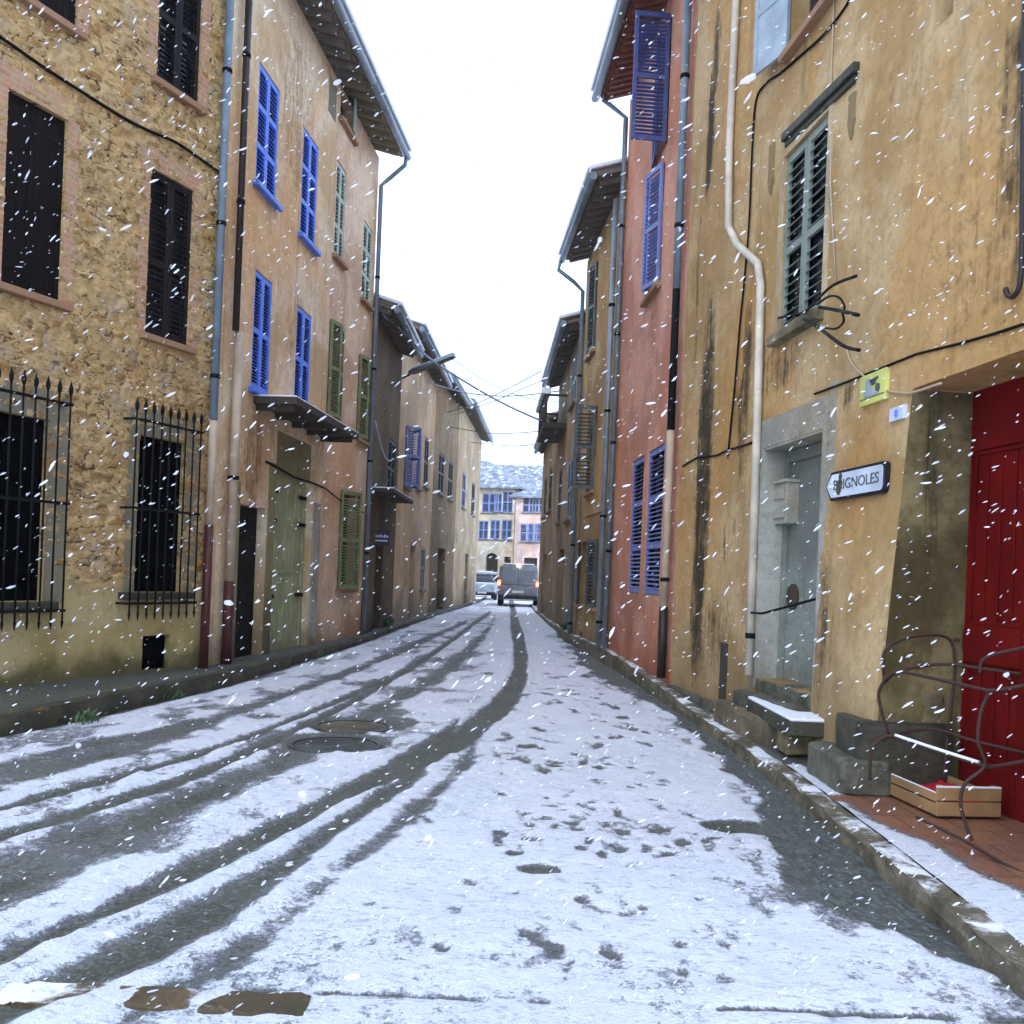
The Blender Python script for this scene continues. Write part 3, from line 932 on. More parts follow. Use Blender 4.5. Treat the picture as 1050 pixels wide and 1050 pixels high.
def grille_window(px, gx0, gx1, zt, zb, right_w=.26, left_w=.16):
    s0, s1, z0, z1 = px
    holesA.append((s0, s1, z0, z1, .16))
    g = MB(); g.box(s0, s1, .10, .12, z0, z1)
    for (a, b, c, d) in ((s0, s0 + .05, z0, z1), (s1 - .05, s1, z0, z1), (s0 + .05, s1 - .05, z1 - .05, z1), ((s0 + s1) / 2 - .03, (s0 + s1) / 2 + .03, z0, z1 - .05)):
        g.box(a, b, .075, .098, c, d, 1)
    w = g.build('window', [M['dark'], M['dark']], hA)
    b = MB()
    t = .30
    b.box(s0 - left_w, s0 - .002, -.014, .05, z0, z1 + t); b.box(s1 + .002, s1 + right_w, -.014, .05, z0, z1 + t); b.box(s0 - .002, s1 + .002, -.014, .05, z1 + .002, z1 + t)
    b.build('surround', M['frame_grey'], w)
    sl = MB(); sl.box(s0 - .22, s1 + .10, -.13, .1, z0 - .08, z0 - .003); sl.build('sill', M['stone_dark'], w, .01)
    q = MB(); y = -.17; n = int(round((gx1 - gx0) / .135))
    for i in range(n + 1):
        x = gx0 + (gx1 - gx0) * i / n
        q.tube([(x, y, zb), (x, y, zt - .10)], .0105, 6)
        # spear head
        q.tube([(x, y, zt - .13), (x, y, zt - .10), (x, y, zt - .055), (x, y, zt + .02)], [.009, .021, .024, .002], 6)
        q.tube([(x, y, zb), (x, y, zb + .03), (x, y, zb - .05)], [.012, .018, .004], 6)
    for z in (zt - .22, (zt + zb) * .5, zb + .14):
        q.box(gx0 - .03, gx1 + .03, y - .012, y + .012, z - .014, z + .014)
        for x in (gx0 - .02, gx1 + .02): q.box(x - .012, x + .012, y + .012, .02, z - .012, z + .012)
    q.build('iron_grille', M['iron'], w)


gs1, _ = fA.px(73, 400, -.17); gs2, _ = fA.px(134, 500, -.17); gs3, _ = fA.px(204, 500, -.17)
_, zt1 = fA.px(73, 393, -.17); _, zb1 = fA.px(62, 640, -.17)
_, zt2 = fA.px(203, 424, -.17); _, zb2 = fA.px(190, 630, -.17)
grille_window(l1, l1[0] - .2, gs1, zt1, zb1)
grille_window(l2, gs2 + .05, gs3, zt2, zb2)
v = rA((146, 653), (175, 650), (174, 690), (145, 694))
holesA.append((v[0], v[1], .20, v[3], .14))
q = MB(); q.box(v[0], v[1], .11, .13, .19, v[3])
for i in range(4):
    x = v[0] + (v[1] - v[0]) * (i + .5) / 4; q.tube([(x, .05, .19), (x, .05, v[3])], .008, 6)
q.build('cellar_vent', M['dark'], hA)


# rubble masonry: jittered cell stones with deep mortar joints, in real relief
def rubble(X, Z, seed=3, sx=.17, sz=.074):
    gx, gz = X / sx, Z / sz
    gx = gx + .6 * (fbm(X * 2.6, Z * 3, 81) - .5) * 2; gz = gz + .8 * (fbm(X * 2.2, Z * 2.2, 82) - .5) * 2
    ix, iz = np.floor(gx), np.floor(gz)
    d1 = np.full(X.shape, 9.); d2 = np.full(X.shape, 9.); ident = np.zeros(X.shape)
    for a in (-1, 0, 1):
        for b in (-1, 0, 1):
            cx, cz = ix + a, iz + b
            px = cx + .15 + .7 * _hash(cx, cz, seed); pz = cz + .15 + .7 * _hash(cx, cz, seed + 9)
            sc = .6 + .9 * _hash(cx, cz, seed + 31)
            d = np.hypot(gx - px, gz - pz) / sc
            nw = d < d1
            d2 = np.where(nw, d1, np.minimum(d2, d)); ident = np.where(nw, _hash(cx, cz, seed + 5), ident); d1 = np.where(nw, d, d1)
    return d2 - d1, ident


def smooth_zone(X, Z):
    """1 where the wall is rendered smooth: foot of the wall, around the grilles"""
    f = sstep(1.30, 1.02, Z + .3 * (fbm(X * 1.3, Z * 1.3, 91) - .5))
    return f


def dispA(X, Z):
    e, i = rubble(X, Z)
    s = 1 - smooth_zone(X, Z)
    chip = sstep(.52, .66, fbm(X * 6 + 2 * fbm(X * 1.3, Z * 1.3, 97), Z * 15, 95)) * sstep(.40, .60, fbm(X * 1.4, Z * 1.4, 96))
    return -s * (.022 * sstep(.02, .22, e) * (.25 + .95 * i)) + .010 * (fbm(X * 14, Z * 14, 93) - .5) + s * .022 * chip


def stone_wall_mat():
    k = NT('rubble stone wall')
    v = k.coord(); ident = k.attr('ident'); edge = k.attr('edge'); sm = k.attr('render')
    n1 = k.noise(v, 1.0, 6, .6); n2 = k.noise(v, 22, 8, .7); n3 = k.noise(v, 7, 6, .65)
    r = k.n('ShaderNodeValToRGB', Fac=ident)
    cr = r.color_ramp
    cr.elements[0].color = (.56, .41, .19, 1); cr.elements[1].color = (.40, .25, .09, 1)
    for p, c in ((.3, (.64, .49, .25, 1)), (.5, (.47, .33, .14, 1)), (.7, (.68, .56, .32, 1)), (.88, (.36, .25, .11, 1))):
        e = cr.elements.new(p); e.color = c
    c = k.mix(k.math('MULTIPLY', k.ramp(n2, .42, .72), .45), r.outputs[0], (.13, .095, .045))
    mort = k.mix(k.ramp(n3, .35, .65), (.66, .53, .30), (.48, .37, .18))
    ed = k.math('ADD', edge, k.math('MULTIPLY', k.math('SUBTRACT', n3, .5), .35))
    c = k.mix(k.ramp(ed, .34, .10), c, mort)
    gap = k.math('MULTIPLY', k.ramp(k.math('ADD', edge, k.math('MULTIPLY', k.math('SUBTRACT', n2, .5), .22)), .17, .05), k.ramp(k.noise(k.coord((9, 2, 4), (1, 1, 1.6)), 4.2, 6, .65, .5), .49, .57))
    c = k.mix(k.math('MULTIPLY', gap, .9), c, (.05, .035, .016))
    c = k.mix(k.math('MULTIPLY', k.ramp(n3, .55, .70), .5), c, (.30, .22, .11))
    c = k.mix(k.math('MULTIPLY', k.ramp(k.noise(k.coord((4, 4, 4)), 2.6, 5, .6), .56, .66), .55), c, (.40, .23, .06))
    c = k.mix(k.math('MULTIPLY', k.ramp(k.noise(k.coord((14, 4, 4)), 3.1, 5, .6), .54, .66), .5), c, (.46, .43, .34))
    c = k.mix(k.math('MULTIPLY', k.math('MULTIPLY', k.ramp(k.noise(k.coord((3, 1, 2), (1, 1, 2.6)), 7.5, 7, .7, 1.2), .55, .63), k.ramp(n1, .36, .50)), .92), c, (.055, .038, .018))
    c = k.mix(k.math('MULTIPLY', k.ramp(n1, .5, .7), .35), c, (.20, .15, .085))
    plas = k.mix(k.ramp(n1, .35, .65), (.42, .31, .12), (.54, .43, .21))
    plas = k.mix(k.math('MULTIPLY', k.ramp(n3, .5, .7), .5), plas, (.24, .19, .085))
    sep = k.n('ShaderNodeSeparateXYZ', i0=k.n('ShaderNodeTexCoord').outputs['Object'])
    z = k.math('ADD', sep.outputs[2], k.math('MULTIPLY', k.math('SUBTRACT', n1, .5), .9))
    plas = k.mix(k.math('MULTIPLY', k.ramp(z, .50, .22), .8), plas, (.05, .055, .02))
    c = k.mix(1.0, c, (.95, .83, .70), 'MULTIPLY')
    c = k.mix(sm, c, plas)
    k.bump(k.math('ADD', k.math('MULTIPLY', n2, .8), k.math('MULTIPLY', n3, .8)), .6, .015)
    return k.done(c, .92, .2)


M['rubble'] = stone_wall_mat()
wall(hA, fA.L, 0, ZA, holesA, M['rubble'], step=.026, amp=.01, disp=dispA, extra={
    'ident': lambda x, z: rubble(x, z)[1], 'edge': lambda x, z: rubble(x, z)[0], 'render': lambda x, z: smooth_zone(x, z)})
roof(hA, fA.L, ZA, .5, gutter=True)
# drainpipe at the corner of the stone house, painted red at its foot
sp, _ = fA.px(231, 200, -.09); sp = min(sp, fA.L - .12)
pipe(hA, [(sp, -.10, ZA - .1), (sp, -.10, 3.25)], .052, M['pipe_grey'])
pipe(hA, [(sp, -.10, 3.25), (sp, -.10, 1.95)], .05, M['pipe_beige'])
pipe(hA, [(sp, -.10, 1.95), (sp, -.10, .18)], .056, M['pipe_red'])
cb = []
for (x, y) in ((-40, 12), (0, 38), (40, 66), (80, 92), (125, 120), (150, 133), (180, 146), (205, 163), (228, 179)):
    s, z = fA.px(x, y, -.03); cb.append((s, -.035, z))
wire(hA, smooth_pts(cb, 4), .017, M['cable'])
for i in (2, 4, 6):
    pass

# ================================================================== LEFT: ORANGE HOUSE AND PEACH HOUSE
pB0 = Vector((-3.82, 12.32)); pB1 = Vector((-3.10, 20.25)); dB = (pB1 - pB0).normalized()
_f = Facade(pB0, pB1)
seam, _ = _f.px(341, 250)
fB = Facade(pB0, pB0 + dB * (seam - .01)); fC = Facade(pB0 + dB * (seam + .01), pB1)
_, ZB = _f.px(388, 160)
M['pl_orange'] = plaster('tan orange plaster', (.80, .55, .29), (.30, .17, .07), (.16, .13, .06), 1, .7, .75, pale=(.84, .68, .46), gk=.6)
M['pl_peach'] = plaster('peach plaster', (.76, .50, .30), (.40, .24, .12), (.30, .17, .08), 2, .5, .4, pale=(.80, .60, .41), gk=.5)
hB = fB.house('orange_house', 'tan orange house with bright blue louvred shutters and garage door')
holesB = []
def bw(*q): return fB.rect(*q)
for q in (((267, 65), (286, 90), (284, 209), (261, 188)), ((312, 130), (327, 152), (323, 256), (307, 240))):
    window(hB, *bw(*q), M['sh_blue'], holesB, rails=(.33, .66), pitch=.06, sill=M['sh_blue'])
for q in (((262, 275), (281, 292), (274, 406), (257, 397)), ((305, 312), (321, 326), (315, 426), (301, 418))):
    window(hB, *bw(*q), M['sh_blue'], holesB, rails=(.5,), pitch=.045, sill=M['sh_blue'])
# garage niche
gx0, _ = fB.px(280, 560); gx1, _ = fB.px(327, 560); _, gz1 = fB.px(303, 448)
gx1 = min(gx1, fB.L - .55)
holesB.append((gx0, gx1, .1, gz1, .20))
dtop = 3.35
_, dtop = fB.px(303, 488)
q = MB(); q.box(gx0, gx1, .06, .16, dtop, gz1); q.build('lintel_panel', M['olive'], hB)
wire(hB, [(gx0 - .5, -.02, dtop + .06), (gx0, -.02, dtop + .03), ((gx0 + gx1) / 2, .03, dtop - .02), (gx1, -.02, dtop - .03), (fB.L - .02, -.02, dtop - .05)], .018, M['cable'])
q = MB(); w = (gx1 - gx0)
q.box(gx0, gx1, .14, .18, .1, dtop)
for i in range(9):
    x = gx0 + .12 + (w - .24) * i / 8
    q.box(x - .012, x + .012, .128, .14, .25, dtop - .25)
q.box(gx0 + .08, gx1 - .08, .125, .14, 1.35, 1.43); q.box(gx0 + .02, gx0 + .12, .11, .14, .1, dtop - .1); q.box(gx1 - .12, gx1 - .02, .11, .14, .1, dtop - .1)
dg = q.build('garage_door', M['door_green'], hB, .004)
q = MB()
for z in (dtop - .3, dtop - .75, 1.0):
    q.box(gx0 + .03, gx0 + .42, .095, .112, z - .03, z + .03); q.box(gx1 - .42, gx1 - .03, .095, .112, z - .03, z + .03)
q.build('hinge', M['iron'], dg)
# pale pilaster right of the garage
q = MB(); q.box(gx1 + .04, gx1 + .40, -.03, .05, .1, dtop - .35); q.build('pilaster', M['cement'], hB)
# dark doorway
dr = bw((245, 520), (273, 518), (270, 655), (240, 668))
holesB.append((dr[0], dr[1], .1, dr[3], .2))
q = MB(); q.box(dr[0], dr[1], .15, .19, .1, dr[3]); q.box(dr[0] + .1, dr[1] - .1, .13, .15, .25, dr[3] - .5); q.box(dr[0] + .1, dr[1] - .1, .13, .15, dr[3] - .4, dr[3] - .1)
q.build('door', M['sh_dark'], hB, .004)
q = MB(); q.box(dr[1] + .01, gx0 - .01, -.012, .05, .1, 3.0); q.box(dr[0] - .25, dr[0] - .005, -.012, .05, .1, 2.6); q.build('dado', M['olive'], hB)
# canopy over the garage
c0, cz = fB.px(256, 404); c1, cz2 = fB.px(337, 446); cz = (cz + cz2) / 2
q = MB(); c1 = min(fB.L - .02, c1)
q.box(c0 + .15, c1, -.62, .03, cz - .10, cz)
for i in range(5):
    x = c0 + .3 + (c1 - c0 - .5) * i / 4; q.box(x - .035, x + .035, -.55, .02, cz - .18, cz - .10)
ca = q.build('canopy', M['wood_dark'], hB)
q = MB(); q.box(c0 + .16, c1 - .01, -.61, 0, cz, cz + .025); q.build('canopy_snow', M['snow'], ca, .01)
sA, zA = fB.px(392 - 66, 95)
wall(hB, fB.L, 0, ZB, holesB, M['pl_orange'], stains=[(fB.L * .55, ZB - 1.6, .9, 1.6, .45), (c0 + .25, cz - .9, .4, 1.1, .7), (.6, 2.2, .5, .8, .4), (fB.L * .62, 5.2, .6, .7, .4)])
roof(hB, fB.L, ZB, .50, rafter=.38, gm=M['zinc'], slope=.28)
pipe(hB, [(.32, -.09, ZB - .05), (.32, -.09, 4.5)], .045, M['pipe_brown'])
pipe(hB, [(.42, -.10, 4.5), (.42, -.10, 1.25)], .062, M['pipe_beige'])
pipe(hB, [(.42, -.10, 1.25), (.42, -.10, .16)], .07, M['pipe_red'])
q = MB(); a0, b0 = fB.px(333, 68); a1, b1 = fB.px(341, 120); q.box(fB.L - .55, fB.L - .12, -.008, .03, b1, b0); q.build('whitewash_patch', M['frame_grey'], hB)

hC = fC.house('peach_house', 'peach house with mint and olive green shutters under deep eaves')
holesC = []
def cw(*q): return fC.rect(*q)
window(hC, *cw((351, 75), (365, 92), (362, 138), (348, 125)), M['sh_mint'], holesC, open_=[('R', 12, .9)], sill=M['brick'], frame=M['sh_mint'])
for q in (((345, 163), (355, 176), (352, 272), (343, 262)), ((373, 226), (382, 236), (379, 315), (371, 306))):
    window(hC, *cw(*q), M['sh_mint'], holesC, rails=(.33, .66), sill=M['brick'], pitch=.07)
for q in (((339, 328), (352, 338), (346, 434), (334, 424)), ((368, 363), (379, 371), (375, 455), (365, 447))):
    window(hC, *cw(*q), M['sh_green'], holesC, rails=(.5,), sill=M['brick'], open_=[('L', 12, .95), ('R', 10, .95)], frame=M['frame_grey'])
window(hC, *cw((349, 504), (366, 506), (362, 603), (345, 605)), M['sh_green'], holesC, rails=(.5,), sill=M['brick'], open_=[('L', 25, .95), ('R', 20, .9)], frame=M['frame_grey'])
wall(hC, fC.L, 0, ZB, holesC, M['pl_peach'], stains=[(1.2, ZB - 3.2, .8, .9, .3)])
roof(hC, fC.L, ZB, .50, rafter=.38, gm=M['zinc'], slope=.28, under=M['frame_grey'])
xe = fC.L - .10
pipe(hC, [(xe, -.60, ZB - .02), (xe, -.57, ZB - .20), (xe, -.25, ZB - .48), (xe, -.09, ZB - .62), (xe, -.09, .15)], .045, M['zinc'])
wire(hC, [(0.02, -.03, dtop - .05), (fC.L * .5, -.03, dtop - .25), (fC.L - .2, -.03, dtop - .3)], .012, M['cable'])

# ================================================================== LEFT: THE ROW DOWN THE STREET
M['pl_dark'] = plaster('dark brown roughcast', (.14, .10, .052), (.05, .04, .02), (.06, .045, .025), 3, .7, .5)
M['pl_tan'] = plaster('tan plaster', (.38, .27, .165), (.2, .14, .08), (.17, .14, .10), 4, .6, .5)
M['pl_rose'] = plaster('rose beige plaster', (.62, .44, .27), (.3, .2, .13), (.3, .25, .18), 5, .5, .45)
M['pl_brown'] = plaster('brown plaster', (.28, .20, .11), (.10, .07, .04), (.12, .09, .05), 6, .6, .6)
M['pl_sand'] = plaster('sand plaster', (.46, .36, .22), (.2, .15, .09), (.2, .16, .1), 7, .5, .5)


def row_house(name, label, p0, p1, z, mat, wins, roof_ov=.36, tiles=True, **kw):
    f = Facade(p0, p1); h = f.house(name, label); hl = []
    for (u0, u1, z0, z1, m, style) in wins:
        s0, s1 = u0 * f.L, u1 * f.L
        if style == 'door':
            hl.append((s0, s1, .02, z1, .3)); q = MB(); q.box(s0, s1, .24, .28, .02, z1); q.box(s0 + .12, s1 - .12, .225, .24, .3, z1 - .25); q.build('door', m, h)
        elif style == 'open':
            window(h, s0, s1, z0, z1, m, hl, open_=[('L', 14, .95), ('R', 14, .95)], sill=M['kerb_pale'], pitch=.07)
        elif style == 'ajar':
            window(h, s0, s1, z0, z1, m, hl, open_=[('L', 42, .5), ('R', 35, .5)], sill=M['kerb_pale'], pitch=.07)
        else:
            window(h, s0, s1, z0, z1, m, hl, sill=M['kerb_pale'], pitch=.07)
    wall(h, f.L, 0, z, hl, mat, step=.3, **kw)
    roof(h, f.L, z, roof_ov, tiles=tiles, rafter=.5)
    return f, h


pC = [Vector(p) for p in ((-3.07, 20.35), (-2.99, 24.7), (-2.74, 32.3), (-2.32, 38.5), (-1.82, 50.0))]
e = Vector((0.002, .02))
fD, hD = row_house('brown_house', 'dark brown roughcast house beside the peach house', pC[0], pC[1] - e, 6.9, M['pl_dark'], [(.30, .55, .1, 2.3, M['wood_dark'], 'door'), (.62, .9, 3.2, 4.6, M['sh_slate'], 'shut')], stains=[(2, 3, .6, 3, .6)])
q = MB(); q.box(.3, fD.L - .6, -.5, .02, 3.12, 3.2); cd = q.build('canopy', M['wood_dark'], hD)
q = MB(); q.box(.31, fD.L - .61, -.49, 0, 3.2, 3.225); q.build('canopy_snow', M['snow'], cd)
fE, hE = row_house('tan_house', 'rose tan house with a pair of open dusky blue shutters', pC[1], pC[2] - e, 7.6, M['pl_rose'],
                   [(.14, .27, 3.7, 5.3, M['sh_peri'], 'ajar'), (.46, .58, 3.9, 5.5, M['sh_peri'], 'shut'), (.68, .82, 4.1, 5.6, M['sh_slate'], 'shut'), (.38, .52, .1, 2.2, M['wood_dark'], 'door'), (.70, .84, .9, 2.2, M['sh_grey'], 'shut')])
fF, hF = row_house('narrow_brown_house', 'narrow brown house halfway down the left row', pC[2], pC[3] - e, 7.95, M['pl_brown'],
                   [(.2, .4, 4.2, 5.6, M['sh_slate'], 'shut'), (.6, .8, 4.2, 5.6, M['sh_slate'], 'shut'), (.3, .6, .1, 2.3, M['wood_dark'], 'door')])
fG, hG = row_house('last_left_house', 'last house of the left row, sand coloured, with overhanging eaves', pC[3], pC[4], 8.2, M['pl_sand'],
                   [(.2, .32, 4.2, 5.7, M['sh_peri'], 'shut'), (.6, .74, 4.2, 5.7, M['sh_slate'], 'shut'), (.42, .55, .1, 2.3, M['wood_dark'], 'door')], roof_ov=.42)
# small white cable loop on the brown house
wire(hD, smooth_pts([fD.world(0, 0, 0) * 0 + Vector(p) for p in ((.25, -.05, 4.6), (.9, -.12, 4.1), (1.8, -.12, 3.95), (3.2, -.04, 4.15))], 6), .02, M['cable_snow'])

# ================================================================== RIGHT: OCHRE HOUSE
sY = -.11
def yx(D): return 2.67 + .11 * (6.6 - D)
fY = Facade((yx(12.25), 12.25), (yx(4.2), 4.2))
hY = fY.house('ochre_house', 'tall stained ochre house with grey green shutters and red door')
ZY = 9.4
holesY = []
def yw(*q): return fY.rect(*q)
M['pl_ochre'] = plaster('ochre plaster', (.52, .325, .125), (.055, .042, .018), (.17, .125, .062), 8, .45, .42, pale=(.56, .40, .20), grime_h=1.5, gk=.55)
M['pl_umber_dull'] = plaster('dull ochre moulding', (.40, .27, .10), (.06, .045, .02), (.2, .15, .08), 18, .6, .7, grime_h=-5)
# shuttered window, its shutters closed, under a thin dark strip in place of a recessed slot
sw = yw((806, 152), (849, 126), (845, 318), (799, 342))
# red door recess
rc, rz = fY.px(937, 404)
holesY.append((rc, fY.L - .9, .0, 2.87, .0))
holesY.pop()
hole_red = (rc, fY.L - .75, .02, 2.86, .56)
holesY.append(hole_red)
window(hY, *sw, M['sh_grey'], holesY, rails=(.46,), pitch=.084, frame=M['dark'])
sb = MB(); sb.box(sw[0] - .06, sw[1] + .05, -.10, .06, sw[2] - .10, sw[2] - .003); sb.build('sill', M['stone_moss'], hY, .01)
h0, hz0 = fY.px(796, 132, -.1); h1, hz1 = fY.px(869, 76, -.1); hz = (hz0 + hz1) / 2
hT = Matrix.Translation(((h0 + h1) / 2, 0, hz)) @ Matrix.Rotation(rad(3.5), 4, 'Y')
hl = (h1 - h0) / 2
hb = MB(); hb.box(-hl, hl, -.055, .02, -.05, .035, 0, hT); hb.box(-hl + .03, hl - .03, -.03, .02, -.11, -.05, 0, hT); hb.build('window_dark_strip', M['stone_dark'], hY, .012)
for (x, y0, y1) in ((793, 148, 196), (876, 96, 140)):
    s, za = fY.px(x, y0); _, zb = fY.px(x, y1)
    q = MB(); q.prism([(s - .05, za), (s + .05, za), (s + .04, zb + .18), (s + .055, zb + .13), (s, zb - .02), (s - .055, zb + .13), (s - .04, zb + .18)], -.028, .02)
    q.build('corbel', M['pl_umber_dull'], hY, .006)
q = MB(); b = .09
q.box(sw[0] - b, sw[0] - .003, -.016, .05, sw[2], sw[3] + b); q.box(sw[1] + .003, sw[1] + b, -.016, .05, sw[2], sw[3] + b); q.box(sw[0] - .003, sw[1] + .003, -.016, .05, sw[3] + .003, sw[3] + b)
q.build('surround', M['pl_sand'], hY)
# upper windows running out of the picture
uw = yw((812, -90), (852, -120), (850, 8), (816, 40))
window(hY, uw[0], uw[1] + .25, uw[2], uw[3], M['sh_pale'], holesY, louvre=False, open_=[('L', 165, 1.0), ('R', 120, 1.0)], sill=M['brick'])
n2 = yw((960, -60), (980, -80), (978, 14), (959, 30))
holesY.append((n2[0], n2[1], n2[2], n2[3], .3)); q = MB(); q.box(n2[0], n2[1], .24, .26, n2[2], n2[3]); q.build('niche_window', M['wood_dark'], hY)
# grey rendered doorway
dw = yw((785, 457), (843, 444), (838, 690), (775, 697))
DZ0, DZ1 = .60, dw[3]
holesY.append((dw[0], dw[1], DZ0, DZ1, .30))
q = MB(); b0, b1, bt = .16, .22, .27
q.box(dw[0] - b0, dw[0] - .002, -.012, .06, DZ0 - .1, DZ1 + bt); q.box(dw[1] + .002, dw[1] + .09, -.012, .06, 1.0, DZ1 + bt); q.box(dw[0] - .002, dw[1] + .002, -.012, .06, DZ1 + .002, DZ1 + bt)
q.box(dw[1] + .092, dw[1] + b1, -.006, .06, 1.6, DZ1 + bt + .1)
q.build('surround', M['cement'], hY)
q = MB(); q.box(dw[0], dw[1], .23, .28, DZ0, DZ1)
q.box(dw[0] + .022, dw[0] + .10, .19, .23, DZ0, DZ1 - .03); q.box(dw[1] - .10, dw[1] - .022, .19, .23, DZ0, DZ1 - .03); q.box(dw[0] + .1, dw[1] - .1, .19, .23, DZ1 - .14, DZ1 - .03)
ydoor = q.build('door', M['door_blue'], hY, .005)
q = MB(); q.box(dw[0] - .001, dw[0] + .02, -.008, .229, DZ0, DZ1 - .02); q.box(dw[1] - .02, dw[1] + .001, -.008, .229, DZ0, DZ1 - .02); q.box(dw[0] + .02, dw[1] - .02, -.008, .229, DZ1 - .021, DZ1 + .001); q.build('jamb_lining', M['cement'], ydoor)
ls, lz = fY.px(812, 517, .23)
q = MB(); q.box(ls - .17, ls + .17, .11, .23, lz - .19, lz + .19); q.box(ls - .12, ls + .12, .095, .11, lz + .04, lz + .14); q.box(ls - .19, ls + .19, .08, .23, lz + .19, lz + .22); q.box(ls - .13, ls + .13, .09, .11, lz - .14, lz - .05)
q.build('letter_box', M['cement'], ydoor, .005)
ks, kz_ = fY.px(814, 612, .23)
q = MB(); q.tube([(ks, .205, kz_), (ks, .23, kz_)], .12, 16); q.build('lock_plate', M['wood_dark'], ydoor)
r0, q0 = fY.px(769, 628, -.05); r1, q1 = fY.px(783, 629, -.05); r2, q2 = fY.px(818, 611, -.05)
wire(hY, [(r0, .0, q0), (r0 + .05, -.06, q0), (r1, -.06, q1), (r2, .18, q2)], .012, M['iron'], 'handrail')
# steps to the doorway
for i, (a, bq, z1) in enumerate(((dw[0] - .42, dw[1] - .3, .33), (dw[0] - .24, dw[1] - .02, .47), (dw[0] + .03, dw[1] - .03, .60))):
    rough_block('step', a, bq, -.28 + i * .13, .22, -.02, z1, M['stone_block'] if i else M['stone_step'], hY, 20 + i, .020)
rough_block('wall_ledge', .15, dw[0] - .4, -.09, .05, 0, .20, M['stone_block'], hY, 31, .014)
# red door in its deep recess
rd0, _ = fY.px(990, 600, .5)
q = MB(); x1 = fY.L - .75; yb = .46; DT = 2.86
q.box(rd0, x1, yb, yb + .05, .10, DT)
st = .14
zb = [(.10, .36), (1.06, 1.30), (2.50, 2.62)]
q.box(rd0, rd0 + st, yb - .035, yb, .10, DT)
mid = rd0 + .82
q.box(mid - st / 2, mid + st / 2, yb - .035, yb, .10, DT)
q.box(x1 - st, x1, yb - .035, yb, .10, DT)
for (a, bb) in ((rd0 + st, mid - st / 2), (mid + st / 2, x1 - st)):
    for (z0, z1) in ((.10, .40), (1.03, 1.28), (2.45, DT)):
        q.box(a, bb, yb - .045, yb, z0, z1)
    n = 4
    for i in range(1, n):
        x = a + (bb - a) * i / n; q.box(x - .005, x + .005, yb - .012, yb, .40, 2.45)
    for (z0, z1) in ((.40, 1.03), (1.28, 2.45)):
        q.box(a, a + .03, yb - .022, yb, z0, z1); q.box(bb - .03, bb, yb - .022, yb, z0, z1); q.box(a + .03, bb - .03, yb - .022, yb, z0, z0 + .03); q.box(a + .03, bb - .03, yb - .022, yb, z1 - .03, z1)
rdoor = q.build('red_door', M['door_red'], hY, .005)
q = MB(); q.box(rd0 + .02, rd0 + .13, yb - .045, yb - .034, 1.10, 1.24); q.tube([(rd0 + .08, yb - .05, 1.17), (rd0 + .08, yb - .10, 1.17), (rd0 + .18, yb - .10, 1.17)], .012, 8)
q.build('handle', M['rust'], rdoor)
q = MB(); q.box(rd0 - .03, rd0 - .004, yb - .05, yb + .02, 1.55, 1.68); q.build('latch', M['yellow_sign'], rdoor)
q = MB(); q.box(rd0 - .004, x1, yb - .10, yb + .1, .0, .10); q.build('threshold', M['stone_dark'], rdoor)
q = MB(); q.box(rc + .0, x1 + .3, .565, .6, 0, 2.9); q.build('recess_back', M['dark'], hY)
# stains down the wall
def sY_(x, y): return fY.px(x, y)
stn = []
for (x0, y0, w, h, k) in ((722, 470, .34, 2.1, 1.0), (716, 600, .30, 1.2, 1.0), (728, 140, .16, .9, 1.1), (735, 50, .16, .6, .9), (772, 640, .25, .5, .7), (800, 375, .6, .3, .5), (845, 650, .2, .7, .6), (735, 650, .5, .5, .5), (757, 420, .10, .5, .8), (765, 380, .16, .8, .8), (742, 560, .05, .35, .9), (752, 540, .05, .2, .9),
                       (760, 470, .08, .45, .7), (818, 555, .03, .06, 1.), (858, 640, .25, .5, .35), (1000, 230, .5, .8, .25), (870, 405, .12, .14, .7), (800, 345, .5, .10, .5), (1042, 150, .2, 1.2, .6), (930, 460, .03, .8, .2), (715, 300, .08, 1.2, .6), (925, 100, .3, .4, .2)):
    s, z = fY.px(x0, y0); stn.append((s, z, w, h, k))
pierS = rc


def batterY(X, Z):
    near = sstep(pierS - 1.6, pierS - .25, X) * sstep(pierS + .05, pierS + .01, X)
    return -.21 * near * sstep(2.95, .1, Z) ** 1.0


M['pl_reveal'] = M['pl_ochre']
wall(hY, fY.L, 0, ZY, holesY, M['pl_ochre'], step=.10, stains=stn, batter=batterY, amp=.012)
roof(hY, fY.L, ZY, .5, gutter=True)
# mossy, shade-painted inner face of the recess, a sheet just proud of the reveal
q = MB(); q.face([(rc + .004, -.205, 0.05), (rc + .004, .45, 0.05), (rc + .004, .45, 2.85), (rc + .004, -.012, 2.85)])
M['pl_moss_shade'] = plaster('mossy damp plaster with painted shade', (.105, .078, .028), (.010, .011, .005), (.07, .07, .025), 9, .9, 1.0, pale=(.27, .215, .10), grime_h=1.2)  # moss, plus recess shade put into the darker colours
q.build('recess_side', M['pl_moss_shade'], hY)
